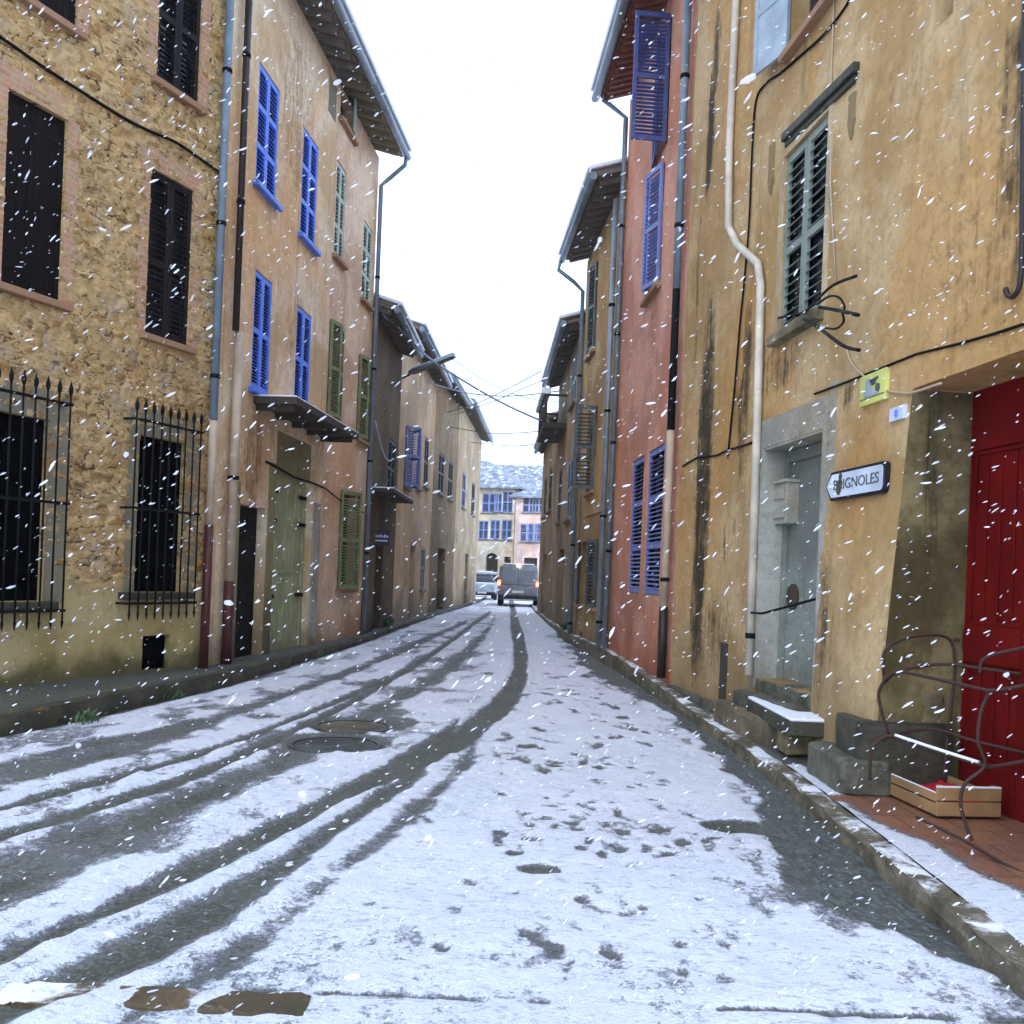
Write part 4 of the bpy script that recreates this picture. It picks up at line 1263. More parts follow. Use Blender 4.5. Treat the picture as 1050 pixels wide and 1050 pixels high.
# pipes and cables on the ochre house
def yp(x, y, o=-.05):
    s, z = fY.px(x, y, o); return (s, o, z)
pipe(hY, [yp(758, -60), yp(755, 0), yp(748, 150), yp(747, 232), yp(756, 251), yp(777, 270), yp(780, 292), yp(776, 450), yp(768, 692)], .040, M['pipe_white'])
wire(hY, smooth_pts([yp(x, y, -.015) for (x, y) in ((885, -30), (868, 5), (845, 35), (823, 55), (800, 75), (786, 85), (775, 104), (771, 160), (768, 230), (763, 290), (759, 330), (753, 400), (746, 470))], 4), .011, M['cable'])
wire(hY, [yp(x, y, -.012) for (x, y) in ((700, 478), (715, 469), (735, 467), (745, 462), (768, 455), (775, 452))], .011, M['cable'])
wire(hY, [yp(x, y, -.012) for (x, y) in ((835, 404), (870, 391), (905, 377), (940, 363), (985, 352), (1020, 342), (1060, 329))], .009, M['cable'])
wire(hY, smooth_pts([yp(x, y, -.02) for (x, y) in ((868, 358), (873, 372), (885, 385), (905, 399), (925, 403), (938, 402), (965, 393))], 5), .009, M['cable_beige'])
wire(hY, [yp(x, y, -.015) for (x, y) in ((856, -20), (853, 60), (851, 120), (852, 200), (857, 290))], .008, M['cable_beige'])
pipe(hY, smooth_pts([yp(x, y, -.04) for (x, y) in ((1052, -40), (1050, 60), (1049, 150), (1048, 250), (1046, 290), (1040, 303), (1034, 303), (1031, 296))], 4), .016, M['pipe_brown'])
# wrought iron bracket by the sill
q = MB()
def yi(x, y, o): s, z = fY.px(x, y, -o); return (s, -o, z)
for pts, r in (([yi(798, 326, .02), yi(824, 320, .10), yi(840, 305, .25), yi(855, 292, .38), yi(878, 283, .5)], .011), ([yi(840, 315, .1), yi(858, 318, .3), yi(880, 323, .5)], .014),
            ([yi(815, 322, .03), yi(838, 335, .18), yi(855, 348, .35), yi(868, 356, .45), yi(881, 359, .5)], .013),
            ([yi(838, 312, .15), yi(850, 304, .25), yi(860, 305, .32), yi(866, 314, .34), yi(864, 321, .34)], .009), ([yi(864, 322, .34), yi(865, 330, .33), yi(857, 337, .28), yi(845, 336, .2)], .009)):
    q.tube(smooth_pts(pts, 5), r, 6)
q.build('iron_bracket', M['iron'], hY)
# boarded hatch at the foot of the wall
hs, hzt = fY.px(744, 650); hs1, _ = fY.px(749, 650)
q = MB(); q.box(hs - .10, hs + .10, -.02, .04, .24, .86); q.build('meter_hatch', M['wood_dark'], hY, .01)

# ================================================================== RIGHT: PINK HOUSE
fP = Facade((1.75, 17.2), (2.045, 12.29))
hP = fP.house('pink_house', 'salmon pink house with tall faded blue shutters')
holesP = []
def pw(*q): return fP.rect(*q)
M['pl_pink'] = plaster('salmon pink plaster', (.60, .265, .165), (.22, .09, .05), (.30, .075, .03), 10, .35, .25, pale=(.66, .34, .225), grime_h=1.3, gk=.6)
_, ZP = fP.px(637, 128)
lw_ = pw((648, 470), (681, 459), (676, 613), (645, 606))
g_ = (lw_[1] - lw_[0])
window(hP, lw_[0], lw_[0] + g_ * .40, lw_[2], lw_[3], M['sh_peri'], holesP, rails=(.33, .66), pitch=.062, leaves=1)
window(hP, lw_[0] + g_ * .54, lw_[1], lw_[2], lw_[3], M['sh_peri'], holesP, rails=(.33, .66), pitch=.062, leaves=1)
m0, za = fP.px(667, 190); m1, zb_ = fP.px(681, 172)
m2, zc_ = fP.px(664, 308); m3, zd_ = fP.px(678, 288)
mw = ((m0 + m2) / 2, (m1 + m3) / 2, (zc_ + zd_) / 2, (za + zb_) / 2)
window(hP, *mw, M['sh_peri'], holesP, open_=[('L', 9, .62), ('R', 14, .55)], rails=(.5,), pitch=.06, sill=M['brick'], frame=M['sh_pale'], pane=M['frame_grey'])
t1 = fP.px(687, 80)[0]
tw = (t1 - .9, t1, fP.px(687, 141)[1], min(fP.px(688, 18)[1], ZP - .06))
window(hP, *tw, M['sh_navy'], holesP, open_=[('L', 6, .45), ('R', 92, .50)], rails=(.5,), pitch=.055)
wall(hP, fP.L, 0, ZP, holesP, M['pl_pink'], stains=[(mw[0] + .5, mw[2] - .25, .25, .25, .5), (fP.L - .5, .8, .4, .7, .3)])
roof(hP, fP.L, ZP, .52, rafter=.20, under=M['tile_under'], gm=M['zinc'])
pipe(hP, [(.10, -.50, ZP - .05), (.10, -.08, ZP - .35), (.10, -.08, .25)], .045, M['zinc'])
xe = fP.L - .13
pipe(hP, [(xe, -.09, ZP - .1), (xe, -.09, 5.2)], .05, M['pipe_grey'])
pipe(hP, [(xe, -.09, 5.2), (xe, -.09, 3.4)], .05, M['iron'])
pipe(hP, [(xe, -.09, 3.4), (xe, -.09, 1.15)], .05, M['pipe_beige'])
pipe(hP, [(xe, -.09, 1.15), (xe, -.09, .25)], .058, M['pipe_brown'])

# ================================================================== RIGHT: BROWN OCHRE HOUSE
fQ = Facade((1.42, 22.0), (1.735, 17.28))
hQ = fQ.house('umber_house', 'umber house with slate grey shutters left of the pink house')
holesQ = []
M['pl_umber'] = plaster('umber plaster', (.40, .245, .095), (.12, .08, .04), (.2, .14, .08), 11, .6, .5, pale=(.50, .34, .15), grime_h=1.0)
_, ZQ = fQ.px(599, 276)
def qw(*q): return fQ.rect(*q)
s_ = qw((602, 423), (612, 421), (610, 503), (600, 506)); 
s_ = (s_[1] - .95, s_[1], s_[2], s_[3])
window(hQ, s_[0], s_[1], s_[2], s_[3], M['sh_slate'], holesQ, open_=[('L', 8, .40), ('R', 88, .42)], sill=M['brick'], pitch=.075)
s_ = qw((606, 282), (613, 270), (611, 355), (604, 368))
window(hQ, *s_, M['sh_slate'], holesQ, open_=[('L', 8, .42), ('R', 12, .42)], sill=M['brick'], pitch=.07, snow=True)
s_ = qw((596, 556), (614, 553), (611, 620), (594, 622))
window(hQ, *s_, M['sh_slate'], holesQ, open_=[('L', 14, .40), ('R', 18, .40)], sill=M['brick'], pitch=.07)
wall(hQ, fQ.L, 0, ZQ, holesQ, M['pl_umber'], stains=[(fQ.L - .5, 1.2, .25, 1.2, .8), (.5, 2, .3, 2.4, .7)])
roof(hQ, fQ.L, ZQ, .48, rafter=.36, gm=M['pipe_grey'])
pipe(hQ, [(.1, -.62, ZQ - .05), (.1, -.66, ZQ - .25), (.1, -.30, ZQ - .50), (.1, -.09, ZQ - .70), (.1, -.09, .2)], .045, M['pipe_grey'])
pipe(hQ, [(fQ.L - .25, -.12, ZQ - .3), (fQ.L - .25, -.12, .2)], .05, M['zinc'])
q = MB(); q.box(fQ.L * .25, fQ.L - .1, -.02, .03, 2.75, 3.9); q.build('render_patch', M['pl_ochre'], hQ)

# ================================================================== RIGHT: FAR HOUSES
fT, hT_ = row_house('balcony_house', 'brown house with a snow topped balcony far down on the right', Vector((1.20, 29.5)), Vector((1.40, 22.05)), 7.2, M['pl_tan'],
                    [(.62, .80, 5.75, 6.95, M['sh_pale'], 'shut'), (.2, .35, 3.0, 4.5, M['sh_slate'], 'shut'), (.6, .8, 2.9, 4.4, M['sh_pale'], 'shut'), (.35, .6, .1, 2.2, M['wood_dark'], 'door')], stains=[(3, 1.5, 1.5, 1.6, .8)])
q = MB(); q.box(.5, 3.6, -.62, .02, 5.42, 5.55); bal = q.build('balcony', M['wood_dark'], hT_)
q = MB(); q.box(.5, 3.6, -.62, -.58, 6.25, 6.31); q.box(.5, .54, -.62, 0, 6.25, 6.31); q.box(3.56, 3.6, -.62, 0, 6.25, 6.31)
for i in range(22): q.tube([(.52 + i * .146, -.60, 5.55), (.52 + i * .146, -.60, 6.25)], .011, 5)
q.box(.55, 3.55, -.57, -.53, 5.56, 6.1)
q.build('railing', M['wood_dark'], bal)
q = MB(); q.box(.46, 3.64, -.70, -.46, 6.30, 6.46); q.build('balcony_snow', M['snow'], bal, .02)
q = MB(); q.box(.3, 3.9, -.012, .03, 5.62, 7.12); q.build('whitewash_patch', M['frame_grey'], hT_)
fU, hU = row_house('last_right_house', 'last tan house of the right row behind the balcony house', Vector((1.03, 37.5)), Vector((1.19, 29.6)), 6.2, M['pl_tan'],
                   [(.2, .4, 3.6, 5.0, M['sh_slate'], 'shut'), (.6, .8, 3.6, 5.0, M['sh_slate'], 'shut'), (.4, .6, .1, 2.2, M['wood_dark'], 'door')], roof_ov=.2, stains=[(3, 1.5, 1.5, 1.6, .8)])

# ================================================================== SIGNS
def on_wall(f, s, y, z): return Matrix.Translation(f.world(s, y, z)) @ Matrix.Rotation(f.rz, 4, 'Z')


# arrow sign, pointing left
s0, z0 = fY.px(850, 495, -.05); s1, _ = fY.px(910, 492, -.05)
zc = (fY.px(880, 481, -.05)[1] + fY.px(880, 508, -.05)[1]) / 2
hgt = (fY.px(890, 477.5, -.05)[1] - fY.px(890, 509, -.05)[1]) / 2
sc = (s0 + s1) / 2; hw = (s1 - s0) / 2
sg = empty('direction_sign', 'white arrow shaped direction sign with black rim on the ochre wall', 'sign', fY.world(sc, -.02, zc), fY.rz)
bo = batterY(np.array([sc]), np.array([zc]))[0]
def arrow(k):
    w, h, t = hw - k, hgt - k, .085
    r = .03
    return [(-w, 0), (-w + t, h), (w - r, h), (w - r * .3, h - r * .3), (w, h - r), (w, -h + r), (w - r * .3, -h + r * .3), (w - r, -h), (-w + t, -h)]
q = MB(); q.prism(arrow(0), bo - .030, bo + .01); q.build('rim', M['black_paint'], sg, .003)
q = MB(); q.prism(arrow(.022), bo - .034, bo - .0302); q.build('face', M['white_paint'], sg)
text_mesh('BRIGNOLES', hgt * .98, sg, M['sh_slate'], Matrix.Translation((.035, bo - .036, 0)), 'lettering', (hw * 2 - .19) / (hgt * .98 * 5.35))
sm_ = stone_mat('rust smudge', (.10, .105, .06), .4, 0, 14)
q = MB()
for (x, z, a, b) in ((-hw + .255, -.0, .045, .045), (-hw + .24, -.05, .04, .025), (-hw + .265, .05, .025, .05)):
    q.face([(x + a * math.cos(t) * (1 + .25 * math.sin(3 * t)), bo - .0385 - .0003 * a * 10, z + b * math.sin(t)) for t in np.linspace(2 * math.pi, 0, 18, endpoint=False)])
q.build('rust_stain', sm_, sg)
# yellow notice
s0, _ = fY.px(882, 400, -.03); s1, _ = fY.px(908, 395, -.03)
z0 = fY.px(895, 413, -.03)[1]; z1 = fY.px(895, 382, -.03)[1]; b_ = batterY(np.array([s0]), np.array([z0]))[0]
ys = empty('yellow_notice', 'small yellow alarm notice with a pale pictogram on the ochre wall', 'sign', fY.world((s0 + s1) / 2, b_ - .012, (z0 + z1) / 2), fY.rz)
w, h = (s1 - s0) / 2, (z1 - z0) / 2
q = MB(); q.box(-w, w, -.02, .02, -h, h); q.build('plate', M['yellow_sign'], ys, .003)
q = MB(); q.box(-w + .01, w - .01, -.023, -.0205, -h * .62, -h * .56); q.tube([(-.02, -.024, h * .45), (.09, -.024, h * .55)], .010, 6); q.tube([(-.0, -.024, h * .25), (.06, -.024, h * .32)], .012, 6); q.tube([(w * .45, -.022, -h * .12), (w * .45, -.0255, -h * .12)], .035, 12)
q.build('symbol', M['sh_slate'], ys)
q = MB(); q.prism([(-w * .62, -h * .45), (-w * .5, h * .15), (-w * .25, h * .25), (-w * .1, h * .1), (w * .05, -h * .1), (w * .55, -h * .45), (w * .2, -h * .5)], -.0262, -.0206)
q.disc((0, 0), .001, 0); q.tube([(-w * .3, -.021, h * .36), (-w * .3, -.026, h * .36)], .04, 12)
q.build('pictogram', M['sh_pale'], ys)
# house number
s0, _ = fY.px(912, 425, -.03); s1, _ = fY.px(927, 422, -.03)
z0 = fY.px(919, 431, -.03)[1]; z1 = fY.px(919, 417, -.03)[1]; b_ = batterY(np.array([s0]), np.array([z0]))[0]
ns = empty('house_number', 'small white enamel house number plate below the yellow notice', 'number plate', fY.world((s0 + s1) / 2, b_ - .012, (z0 + z1) / 2), fY.rz)
w, h = (s1 - s0) / 2, (z1 - z0) / 2
q = MB(); q.box(-w, w, -.014, .02, -h, h); q.build('plate', M['white_paint'], ns, .004)
text_mesh('8', h * 1.5, ns, M['sh_blue'], Matrix.Translation((0, -.0165, 0)), 'numeral', 1.3)
# dark hanging sign on the left
P = at(388, 552, 21.6)
ds = empty('hanging_sign', 'small dark navy shop sign sticking out from the brown house', 'sign', (P.x, P.y, P.z), rad(2))
q = MB(); q.box(-.30, .26, -.03, .03, -.16, .16); q.build('board', M['navy_sign'], ds, .004)
q = MB()
for i, x in enumerate(np.linspace(-.22, .20, 9)): q.box(x - .016, x + .016, -.034, -.031, .02, .07 + .02 * (i % 2))
q.box(-.22, .20, -.034, -.031, -.065, -.035)
q.build('lettering', M['white_paint'], ds)
q = MB(); q.tube([(-.75, 0, .13), (.26, 0, .17)], .014, 6); q.build('bracket', M['iron'], ds)

# ================================================================== RIGHT FOREGROUND
be = empty('stone_bench', 'stone slab bench with a clean layer of snow against the ochre house', 'bench', (2.38, 8.3, .14))
def off(x, y, z): return Matrix.Translation((-x, -y, -z))
rough_block('seat', -.17, .17, -.70, .70, .17, .295, M['stone_dark'], be, 41, .006)
q = MB(); q.box(-.162, .162, -.695, .695, .292, .318); q.build('snow', M['snow'], be, .012)
rough_block('support', -.12, .13, -.44, -.12, -.02, .175, M['stone_moss'], be, 42, .008)
rough_block('support', -.12, .13, .12, .44, -.02, .175, M['stone_moss'], be, 43, .008)
b1 = rough_block('stone_block', 2.24, 2.60, 6.50, 7.25, .10, .345, M['stone_block'], None, 44, .010); tag(b1, 'long grey green stone block lying beside the snowy bench', 'stone block')
b2 = rough_block('stone_block', 2.37, 3.02, 6.45, 6.95, .10, .60, M['stone_dark'], None, 45, .014); tag(b2, 'dark mossy step block at the foot of the recess wall', 'stone block')
b2.location = (0, .1, 0)
b3 = rough_block('stone_block', 2.62, 2.98, 6.62, 7.0, .58, .80, M['stone_moss'], None, 46, .014); tag(b3, 'yellowish lichened stone resting on the dark step block', 'stone block')

# crate
ca = math.atan2(.1, 1)
cr = empty('fruit_crate', 'shallow wooden fruit crate standing open on the terracotta tiles', 'crate', (2.81, 6.29, .125), rad(6))
LX, LY, HZ = .20, .33, .175
q = MB()
q.box(-LX, LX, -LY, LY, 0, .012); q.build('bottom', M['crate'], cr)
for y in (-LY, LY):
    q = MB()
    q.box(-LX - .008, LX + .008, y - .008, y + .008, .004, .088); q.box(-LX - .008, LX + .008, y - .008, y + .008, .098, HZ)
    q.build('end_board', M['crate'], cr, .002)
for x in (-LX, LX):
    q = MB(); q.box(x - .005, x + .005, -LY + .009, LY - .009, .004, .075); q.box(x - .005, x + .005, -LY + .009, LY - .009, .085, .135); q.build('side_board', M['crate'], cr, .002)
q = MB()
for x in (-LX + .025, LX - .025):
    for y in (-LY + .025, LY - .025): q.box(x - .017, x + .017, y - .014, y + .014, .012, HZ + .01)
q.build('corner_post', M['crate'], cr)
q = MB()
for y in (-LY, LY): q.box(-LX - .006, LX + .006, y - .011, y + .011, HZ, HZ + .010)
q.box(-LX - .006, -LX + .007, -LY + .01, LY - .01, .136, .143)
q.build('snow', M['snow'], cr, .003)
# red thing in the crate
import bmesh
bm = bmesh.new(); bmesh.ops.create_grid(bm, x_segments=22, y_segments=26, size=1)
for v in bm.verts:
    x, y = v.co.x, v.co.y
    v.co = Vector((x * .17, y * .29, .03 + .06 * float(fbm(np.array([x * 3]), np.array([y * 4]), 8)[0]) + .03 * (abs(x) > .8)))
for f in bm.faces: f.smooth = True
me = bpy.data.meshes.new('plastic_sheet'); bm.to_mesh(me); bm.free(); me.materials.append(M['red_plastic'])
rs = bpy.data.objects.new('plastic_sheet', me); COL.objects.link(rs); rs.location = (2.81, 6.29, .14); rs.rotation_euler = (0, 0, rad(6))
rs.modifiers.new('t', 'SOLIDIFY').thickness = .004
tag(rs, 'crumpled red plastic lying inside the wooden crate', 'plastic sheet')

# bent iron rack in front of the red door
rk = empty('iron_rack', 'rusty bent iron rod rack standing over the crate by the red door', 'rack', (2.75, 5.8, .125))
def rod(px, r=.0105, name='rod', mat=None, n=6):
    p = [at(x, y, D) - Vector((2.75, 5.8, .125)) for (x, y, D) in px]
    q = MB(); q.tube(smooth_pts(p, n), r, 8); return q.build(name, mat or M['rust'], rk)
rod(((911, 752, 6.15), (904, 730, 6.15), (901, 712, 6.15), (907, 698, 6.12), (920, 689, 6.05), (945, 693, 5.9), (1000, 705, 5.5), (1020, 708, 5.35), (1060, 701, 5.2)), name='upper_rail')
rod(((907, 700, 6.2), (915, 692, 6.3), (930, 686, 6.3), (968, 681, 6.3), (1010, 686, 6.15), (1060, 693, 6.0)), name='upper_rail')
rod(((906, 692, 6.2), (907, 668, 6.2), (924, 656, 6.22), (952, 651, 6.25), (974, 656, 6.28), (979, 680, 6.28), (976, 720, 6.28), (973, 746, 6.28), (968, 800, 6.28)), name='hoop')
rod(((1005, 690, 5.6), (1007, 678, 5.6), (1020, 671, 5.55), (1060, 662, 5.4)), name='hoop')
fr = rod(((892, 800, 6.1), (893, 772, 6.1), (900, 761, 6.1), (915, 755, 6.05), (960, 770, 5.75), (1008, 785, 5.5), (1018, 786, 5.45), (1060, 779, 5.2)), name='lower_rail')
rod(((905, 760, 6.2), (918, 753, 6.25), (958, 748, 6.3), (1000, 760, 6.1), (1060, 774, 5.9)), name='lower_rail')
rod(((934, 753, 6.2), (965, 769, 5.95), (1004, 783, 5.6)), .008, 'cross_rod')
rod(((1016, 707, 5.45), (1006, 730, 5.45), (1003, 760, 5.45), (1010, 785, 5.45), (990, 803, 5.45), (985, 822, 5.45), (990, 845, 5.43), (997, 862, 5.40)), .011, 'leg')
rod(((940, 838, 5.6), (985, 860, 5.3), (1030, 886, 5.0), (1060, 900, 4.85)), .009, 'foot_rod')
# snow lying on the lower rail
p = [at(x, y - 2.2, D) - Vector((2.75, 5.8, .125)) for (x, y, D) in ((918, 756, 6.03), (960, 770, 5.75), (1004, 784, 5.52))]
q = MB(); q.tube(smooth_pts(p, 8), .010, 8); q.build('snow', M['snow'], rk)

# ================================================================== STREET SMALL THINGS
def manhole(px, py, r, mat, label):
    x, y = gnd(px, py, .01)
    e_ = empty('manhole_cover', label, 'manhole cover', (x, y, 0))
    q = MB(); q.disc((0, 0), r - .025, .014, 36, 0, .05)
    for i in range(-5, 6):
        w = math.sqrt(max(0, (r - .05) ** 2 - (i * .062) ** 2))
        if w > .05: q.box(-w, w, i * .062 - .012, i * .062 + .012, .0135, .019)
    q.build('lid', mat, e_)
    q = MB(); n = 36
    for k in range(n):
        a, b = 2 * math.pi * k / n, 2 * math.pi * (k + 1) / n
        for (r0, r1, zz0, zz1) in ((r - .012, r + .03, .018, .018),):
            q.face([(r0 * math.cos(a), r0 * math.sin(a), zz0), (r1 * math.cos(a), r1 * math.sin(a), zz1), (r1 * math.cos(b), r1 * math.sin(b), zz1), (r0 * math.cos(b), r0 * math.sin(b), zz0)])
            q.face([(r1 * math.cos(a), r1 * math.sin(a), zz1), (r1 * math.cos(a), r1 * math.sin(a), -.05), (r1 * math.cos(b), r1 * math.sin(b), -.05), (r1 * math.cos(b), r1 * math.sin(b), zz1)])
    q.build('ring', M['manhole'], e_)


manhole(344, 764, .36, M['manhole'], 'nearer round iron manhole cover, wet and grey')
manhole(362, 745, .34, M['manhole_b'], 'brownish round manhole cover just behind the grey one')
# leaf and weeds at the left kerb
x, y = gnd(34, 729, .19)
q = MB()
for a in (-.6, .2, 1.1):
    q.face([(x, y, .197), (x + .06 * math.cos(a - .4), y + .06 * math.sin(a - .4), .215), (x + .14 * math.cos(a), y + .14 * math.sin(a), .21), (x + .06 * math.cos(a + .4), y + .06 * math.sin(a + .4), .20)])
o = q.build('fallen_leaf', M['leaf']); tag(o, 'yellow fallen leaf lying on the left pavement edge', 'leaf')


def weed(x, y, z, n, h, label, group=None):
    q = MB()
    for i in range(n):
        a = R.uniform(0, 6.28); l = h * R.uniform(.5, 1.1); w = l * .22; le = R.uniform(.3, .9)
        d = Vector((math.cos(a), math.sin(a), 0)); s = Vector((-math.sin(a), math.cos(a), 0))
        b0 = Vector((x + R.uniform(-h, h) * .6, y + R.uniform(-h, h) * .9, z))
        q.face([b0 - s * w * .2, b0 + d * l * le * .5 - s * w * .5 + Vector((0, 0, l * .6)), b0 + d * l * le + Vector((0, 0, l * .8)), b0 + d * l * le * .5 + s * w * .5 + Vector((0, 0, l * .6))])
    o = q.build('weed', M['weed']); tag(o, label, 'weed', group)


wx, wy = gnd(86, 738, .05); weed(wx, wy, 0, 40, .16, 'tuft of green weed growing at the foot of the left kerb')
wx, wy = gnd(178, 714, .05); weed(wx, wy, 0, 26, .13, 'smaller weed tuft farther along the left kerb by the cellar vent')
weed(1.42, 23.5, .15, 60, .30, 'bushy weeds at the foot of the balcony house')
weed(1.62, 20.6, .2, 30, .22, 'weed tuft at the foot of the umber house')
weed(-2.95, 23.5, .1, 40, .25, 'weed tuft at the foot of the brown house')

# street lamp on the left row
A = at(405, 392, 25.2); B = at(420, 384, 24.6); Cc = at(466, 366, 24.0)
lp = empty('street_lamp', 'long grey street lamp reaching over the street from the left row', 'street lamp', tuple(A))
q = MB(); q.tube([Vector((-.3, .05, -.1)), Vector((0, 0, 0)), B - A], .025, 8); q.build('arm', M['iron'], lp)
d = (Cc - B); L_ = d.length; d.normalize()
T = Matrix.Translation(B - A) @ d.to_track_quat('X', 'Z').to_matrix().to_4x4()
q = MB(); q.mesh([T @ Vector(p) for p in ((0, -.07, 0), (L_, -.10, 0), (L_, .10, 0), (0, .07, 0), (0, -.04, .09), (L_, -.05, .11), (L_, .05, .11), (0, .04, .09))],
                [(0, 3, 2, 1), (4, 5, 6, 7), (0, 1, 5, 4), (1, 2, 6, 5), (2, 3, 7, 6), (3, 0, 4, 7)])
q.build('housing', M['zinc'], lp, .01)
q = MB(); q.box(.1, L_ - .05, -.06, .06, -.03, -.002, 0, T); q.build('lens', M['frame_grey'], lp, .008)
q = MB(); q.box(.05, L_ - .02, -.035, .035, .10, .125, 0, T); q.build('snow', M['snow'], lp, .01)

# overhead cables
def cable(pts, r, mat, label):
    p = [at(*q) for q in pts]
    q = MB(); q.tube(smooth_pts(p, 10), r, 6)
    o = q.build('overhead_cable', mat); tag(o, label, 'cable')


cable(((386, 309, 20.3), (395, 325, 20.8), (404, 331, 21.5), (425, 352, 23), (445, 371, 24), (500, 405, 26.5), (540, 425, 27.5), (580, 441, 28.5)), .026, M['cable_snow'], 'thick snow crusted cable slanting down across the whole street')
cable(((437, 391, 28), (455, 397, 27.6), (480, 403, 27), (510, 406, 27), (540, 405, 27.5), (580, 400, 28)), .020, M['cable_snow'], 'snowy cable sagging level just above the slanting thick one')
cable(((458, 423, 33), (490, 413, 31), (520, 399, 29), (556, 380, 27)), .013, M['cable_grey'], 'thin cable rising to the right towards the balcony house eaves')
cable(((470, 424, 34), (505, 412, 32), (535, 399, 30), (562, 388, 28)), .012, M['cable_grey'], 'thinner cable rising just below and beside the first rising one')
cable(((462, 438, 36), (500, 444, 34), (530, 444, 32), (566, 441, 29)), .014, M['cable_grey'], 'thin level cable crossing the street below the slanting cable')
cable(((480, 453, 44), (520, 457, 40), (545, 456, 37), (562, 453, 34)), .015, M['cable_grey'], 'lowest thin cable crossing above the far roofs')
cable(((462, 366, 24), (500, 392, 25), (540, 408, 26), (574, 412, 27)), .008, M['cable_grey'], 'fine wire running from the street lamp to the right side')

# ================================================================== VEHICLES
M['van_paint'] = paint('grey van paint', (.23, .25, .27), .45, .25, (.3, .31, .31), 31)
M['van_dark'] = plain('black plastic', (.012, .012, .013), .6)
M['van_glass'] = plain('dusty rear glass', (.20, .225, .245), .35)
M['tyre'] = plain('tyre rubber', (.012, .012, .012), .8)
M['rim'] = plain('steel rim', (.2, .21, .22), .4, .5)
M['brake'] = emit('lit brake lamp', (1, .10, .03), 5)
M['brake_core'] = emit('lit brake lamp core', (1, .55, .2), 13)
M['plate'] = plain('white number plate', (.6, .62, .6), .4)
M['car_white'] = paint('white car paint', (.62, .65, .68), .35, .15, (.5, .5, .5), 32)
M['car_grey'] = paint('pale grey car paint', (.38, .41, .45), .35, .15, (.4, .4, .4), 33)


def loft(name, secs, mat, parent, bevel=0.0, smooth=True):
    """secs: list of (y, [(x,z)...]) closed rings"""
    b = MB(); n = len(secs[0][1]); vs = []
    for y, ring in secs: vs += [(x, y, z) for x, z in ring]
    fs = []
    for i in range(len(secs) - 1):
        for k in range(n):
            k2 = (k + 1) % n; fs.append((i * n + k, i * n + k2, (i + 1) * n + k2, (i + 1) * n + k))
    fs.append(tuple(range(n))); fs.append(tuple(reversed(range((len(secs) - 1) * n, len(secs) * n))))
    b.mesh(vs, fs, 0, smooth)
    return b.build(name, mat, parent, bevel)


def ring(w, wt, z0, z1, zs):
    r = .06
    return [(-w + r, z0), (w - r, z0), (w, z0 + r), (w, zs), (wt + .02, z1 - .10), (wt - .10, z1), (-wt + .10, z1), (-wt - .02, z1 - .10), (-w, zs), (-w, z0 + r)]


def wheel(parent, x, y, r=.31, w=.2):
    q = MB(); q.tube([(x - w / 2, y, r), (x - w / 2 + .03, y, r), (x + w / 2 - .03, y, r), (x + w / 2, y, r)], [r * .92, r, r, r * .92], 20)
    wo = q.build('wheel', M['tyre'], parent)
    q = MB(); sx = 1 if x > 0 else -1; q.tube([(x + sx * (w / 2 - .01), y, r), (x + sx * (w / 2 + .008), y, r)], r * .58, 16); q.build('rim', M['rim'], wo)


V = at(530.5, 620, 43.5)
vn = empty('delivery_van', 'grey delivery van seen from behind with its brake lights lit', 'van', (V.x, 43.5, .012), rad(-1))
loft('body', [(0, ring(.86, .80, .36, 1.80, 1.0)), (.06, ring(.90, .83, .33, 1.86, 1.0)), (2.6, ring(.91, .84, .32, 1.90, 1.0)), (3.1, ring(.90, .80, .32, 1.80, 1.0)), (3.6, ring(.89, .70, .32, 1.15, .95)), (4.1, ring(.86, .7, .34, 1.0, .85)), (4.3, ring(.78, .6, .38, .85, .7))], M['van_paint'], vn)
q = MB()
for sx in (-1, 1): q.box(sx * .40 - .33, sx * .40 + .33, -.012, .02, 1.12, 1.66)
q.build('rear_window', M['van_glass'], vn, .02)
q = MB(); q.box(-.008, .008, -.010, .01, .5, 1.75); q.box(-.80, .80, -.012, .01, .98, 1.0); q.build('door_seam', M['van_dark'], vn)
q = MB(); q.box(-.88, .88, -.10, .12, .28, .52); bmp = q.build('bumper', M['van_dark'], vn, .03)
q = MB(); q.box(-.62, .70, -.108, -.098, .30, .345); q.build('bumper_strip', M['plate'], bmp)
q = MB(); q.box(-.26, .26, -.03, -.01, .62, .73); q.build('number_plate', M['plate'], vn)
for sx in (-1, 1):
    q = MB(); q.box(sx * .86 - .07, sx * .86 + .07, -.03, .12, .92, 1.18); tl = q.build('tail_light', M['brake'], vn, .02)
    q = MB(); q.box(sx * .86 - .045, sx * .86 + .045, -.036, -.028, .99, 1.09); q.build('bulb', M['brake_core'], tl)
q = MB(); q.box(-.09, .09, -.03, .06, 1.80, 1.86); q.build('high_brake_light', M['brake_core'], vn, .01)
for x in (-.80, .80):
    for y in (.72, 3.45): wheel(vn, x, y)
for sx in (-1, 1):
    q = MB(); q.box(sx * 1.02 - .09, sx * 1.02 + .09, 3.0, 3.08, 1.05, 1.25); q.tube([(sx * .86, 3.05, 1.08), (sx * 1.0, 3.05, 1.1)], .02, 6); q.build('wing_mirror', M['van_dark'], vn, .02)
q = MB(); q.box(-.70, .70, .04, 2.7, 1.88, 1.945); q.build('roof_snow', M['snow'], vn, .03)


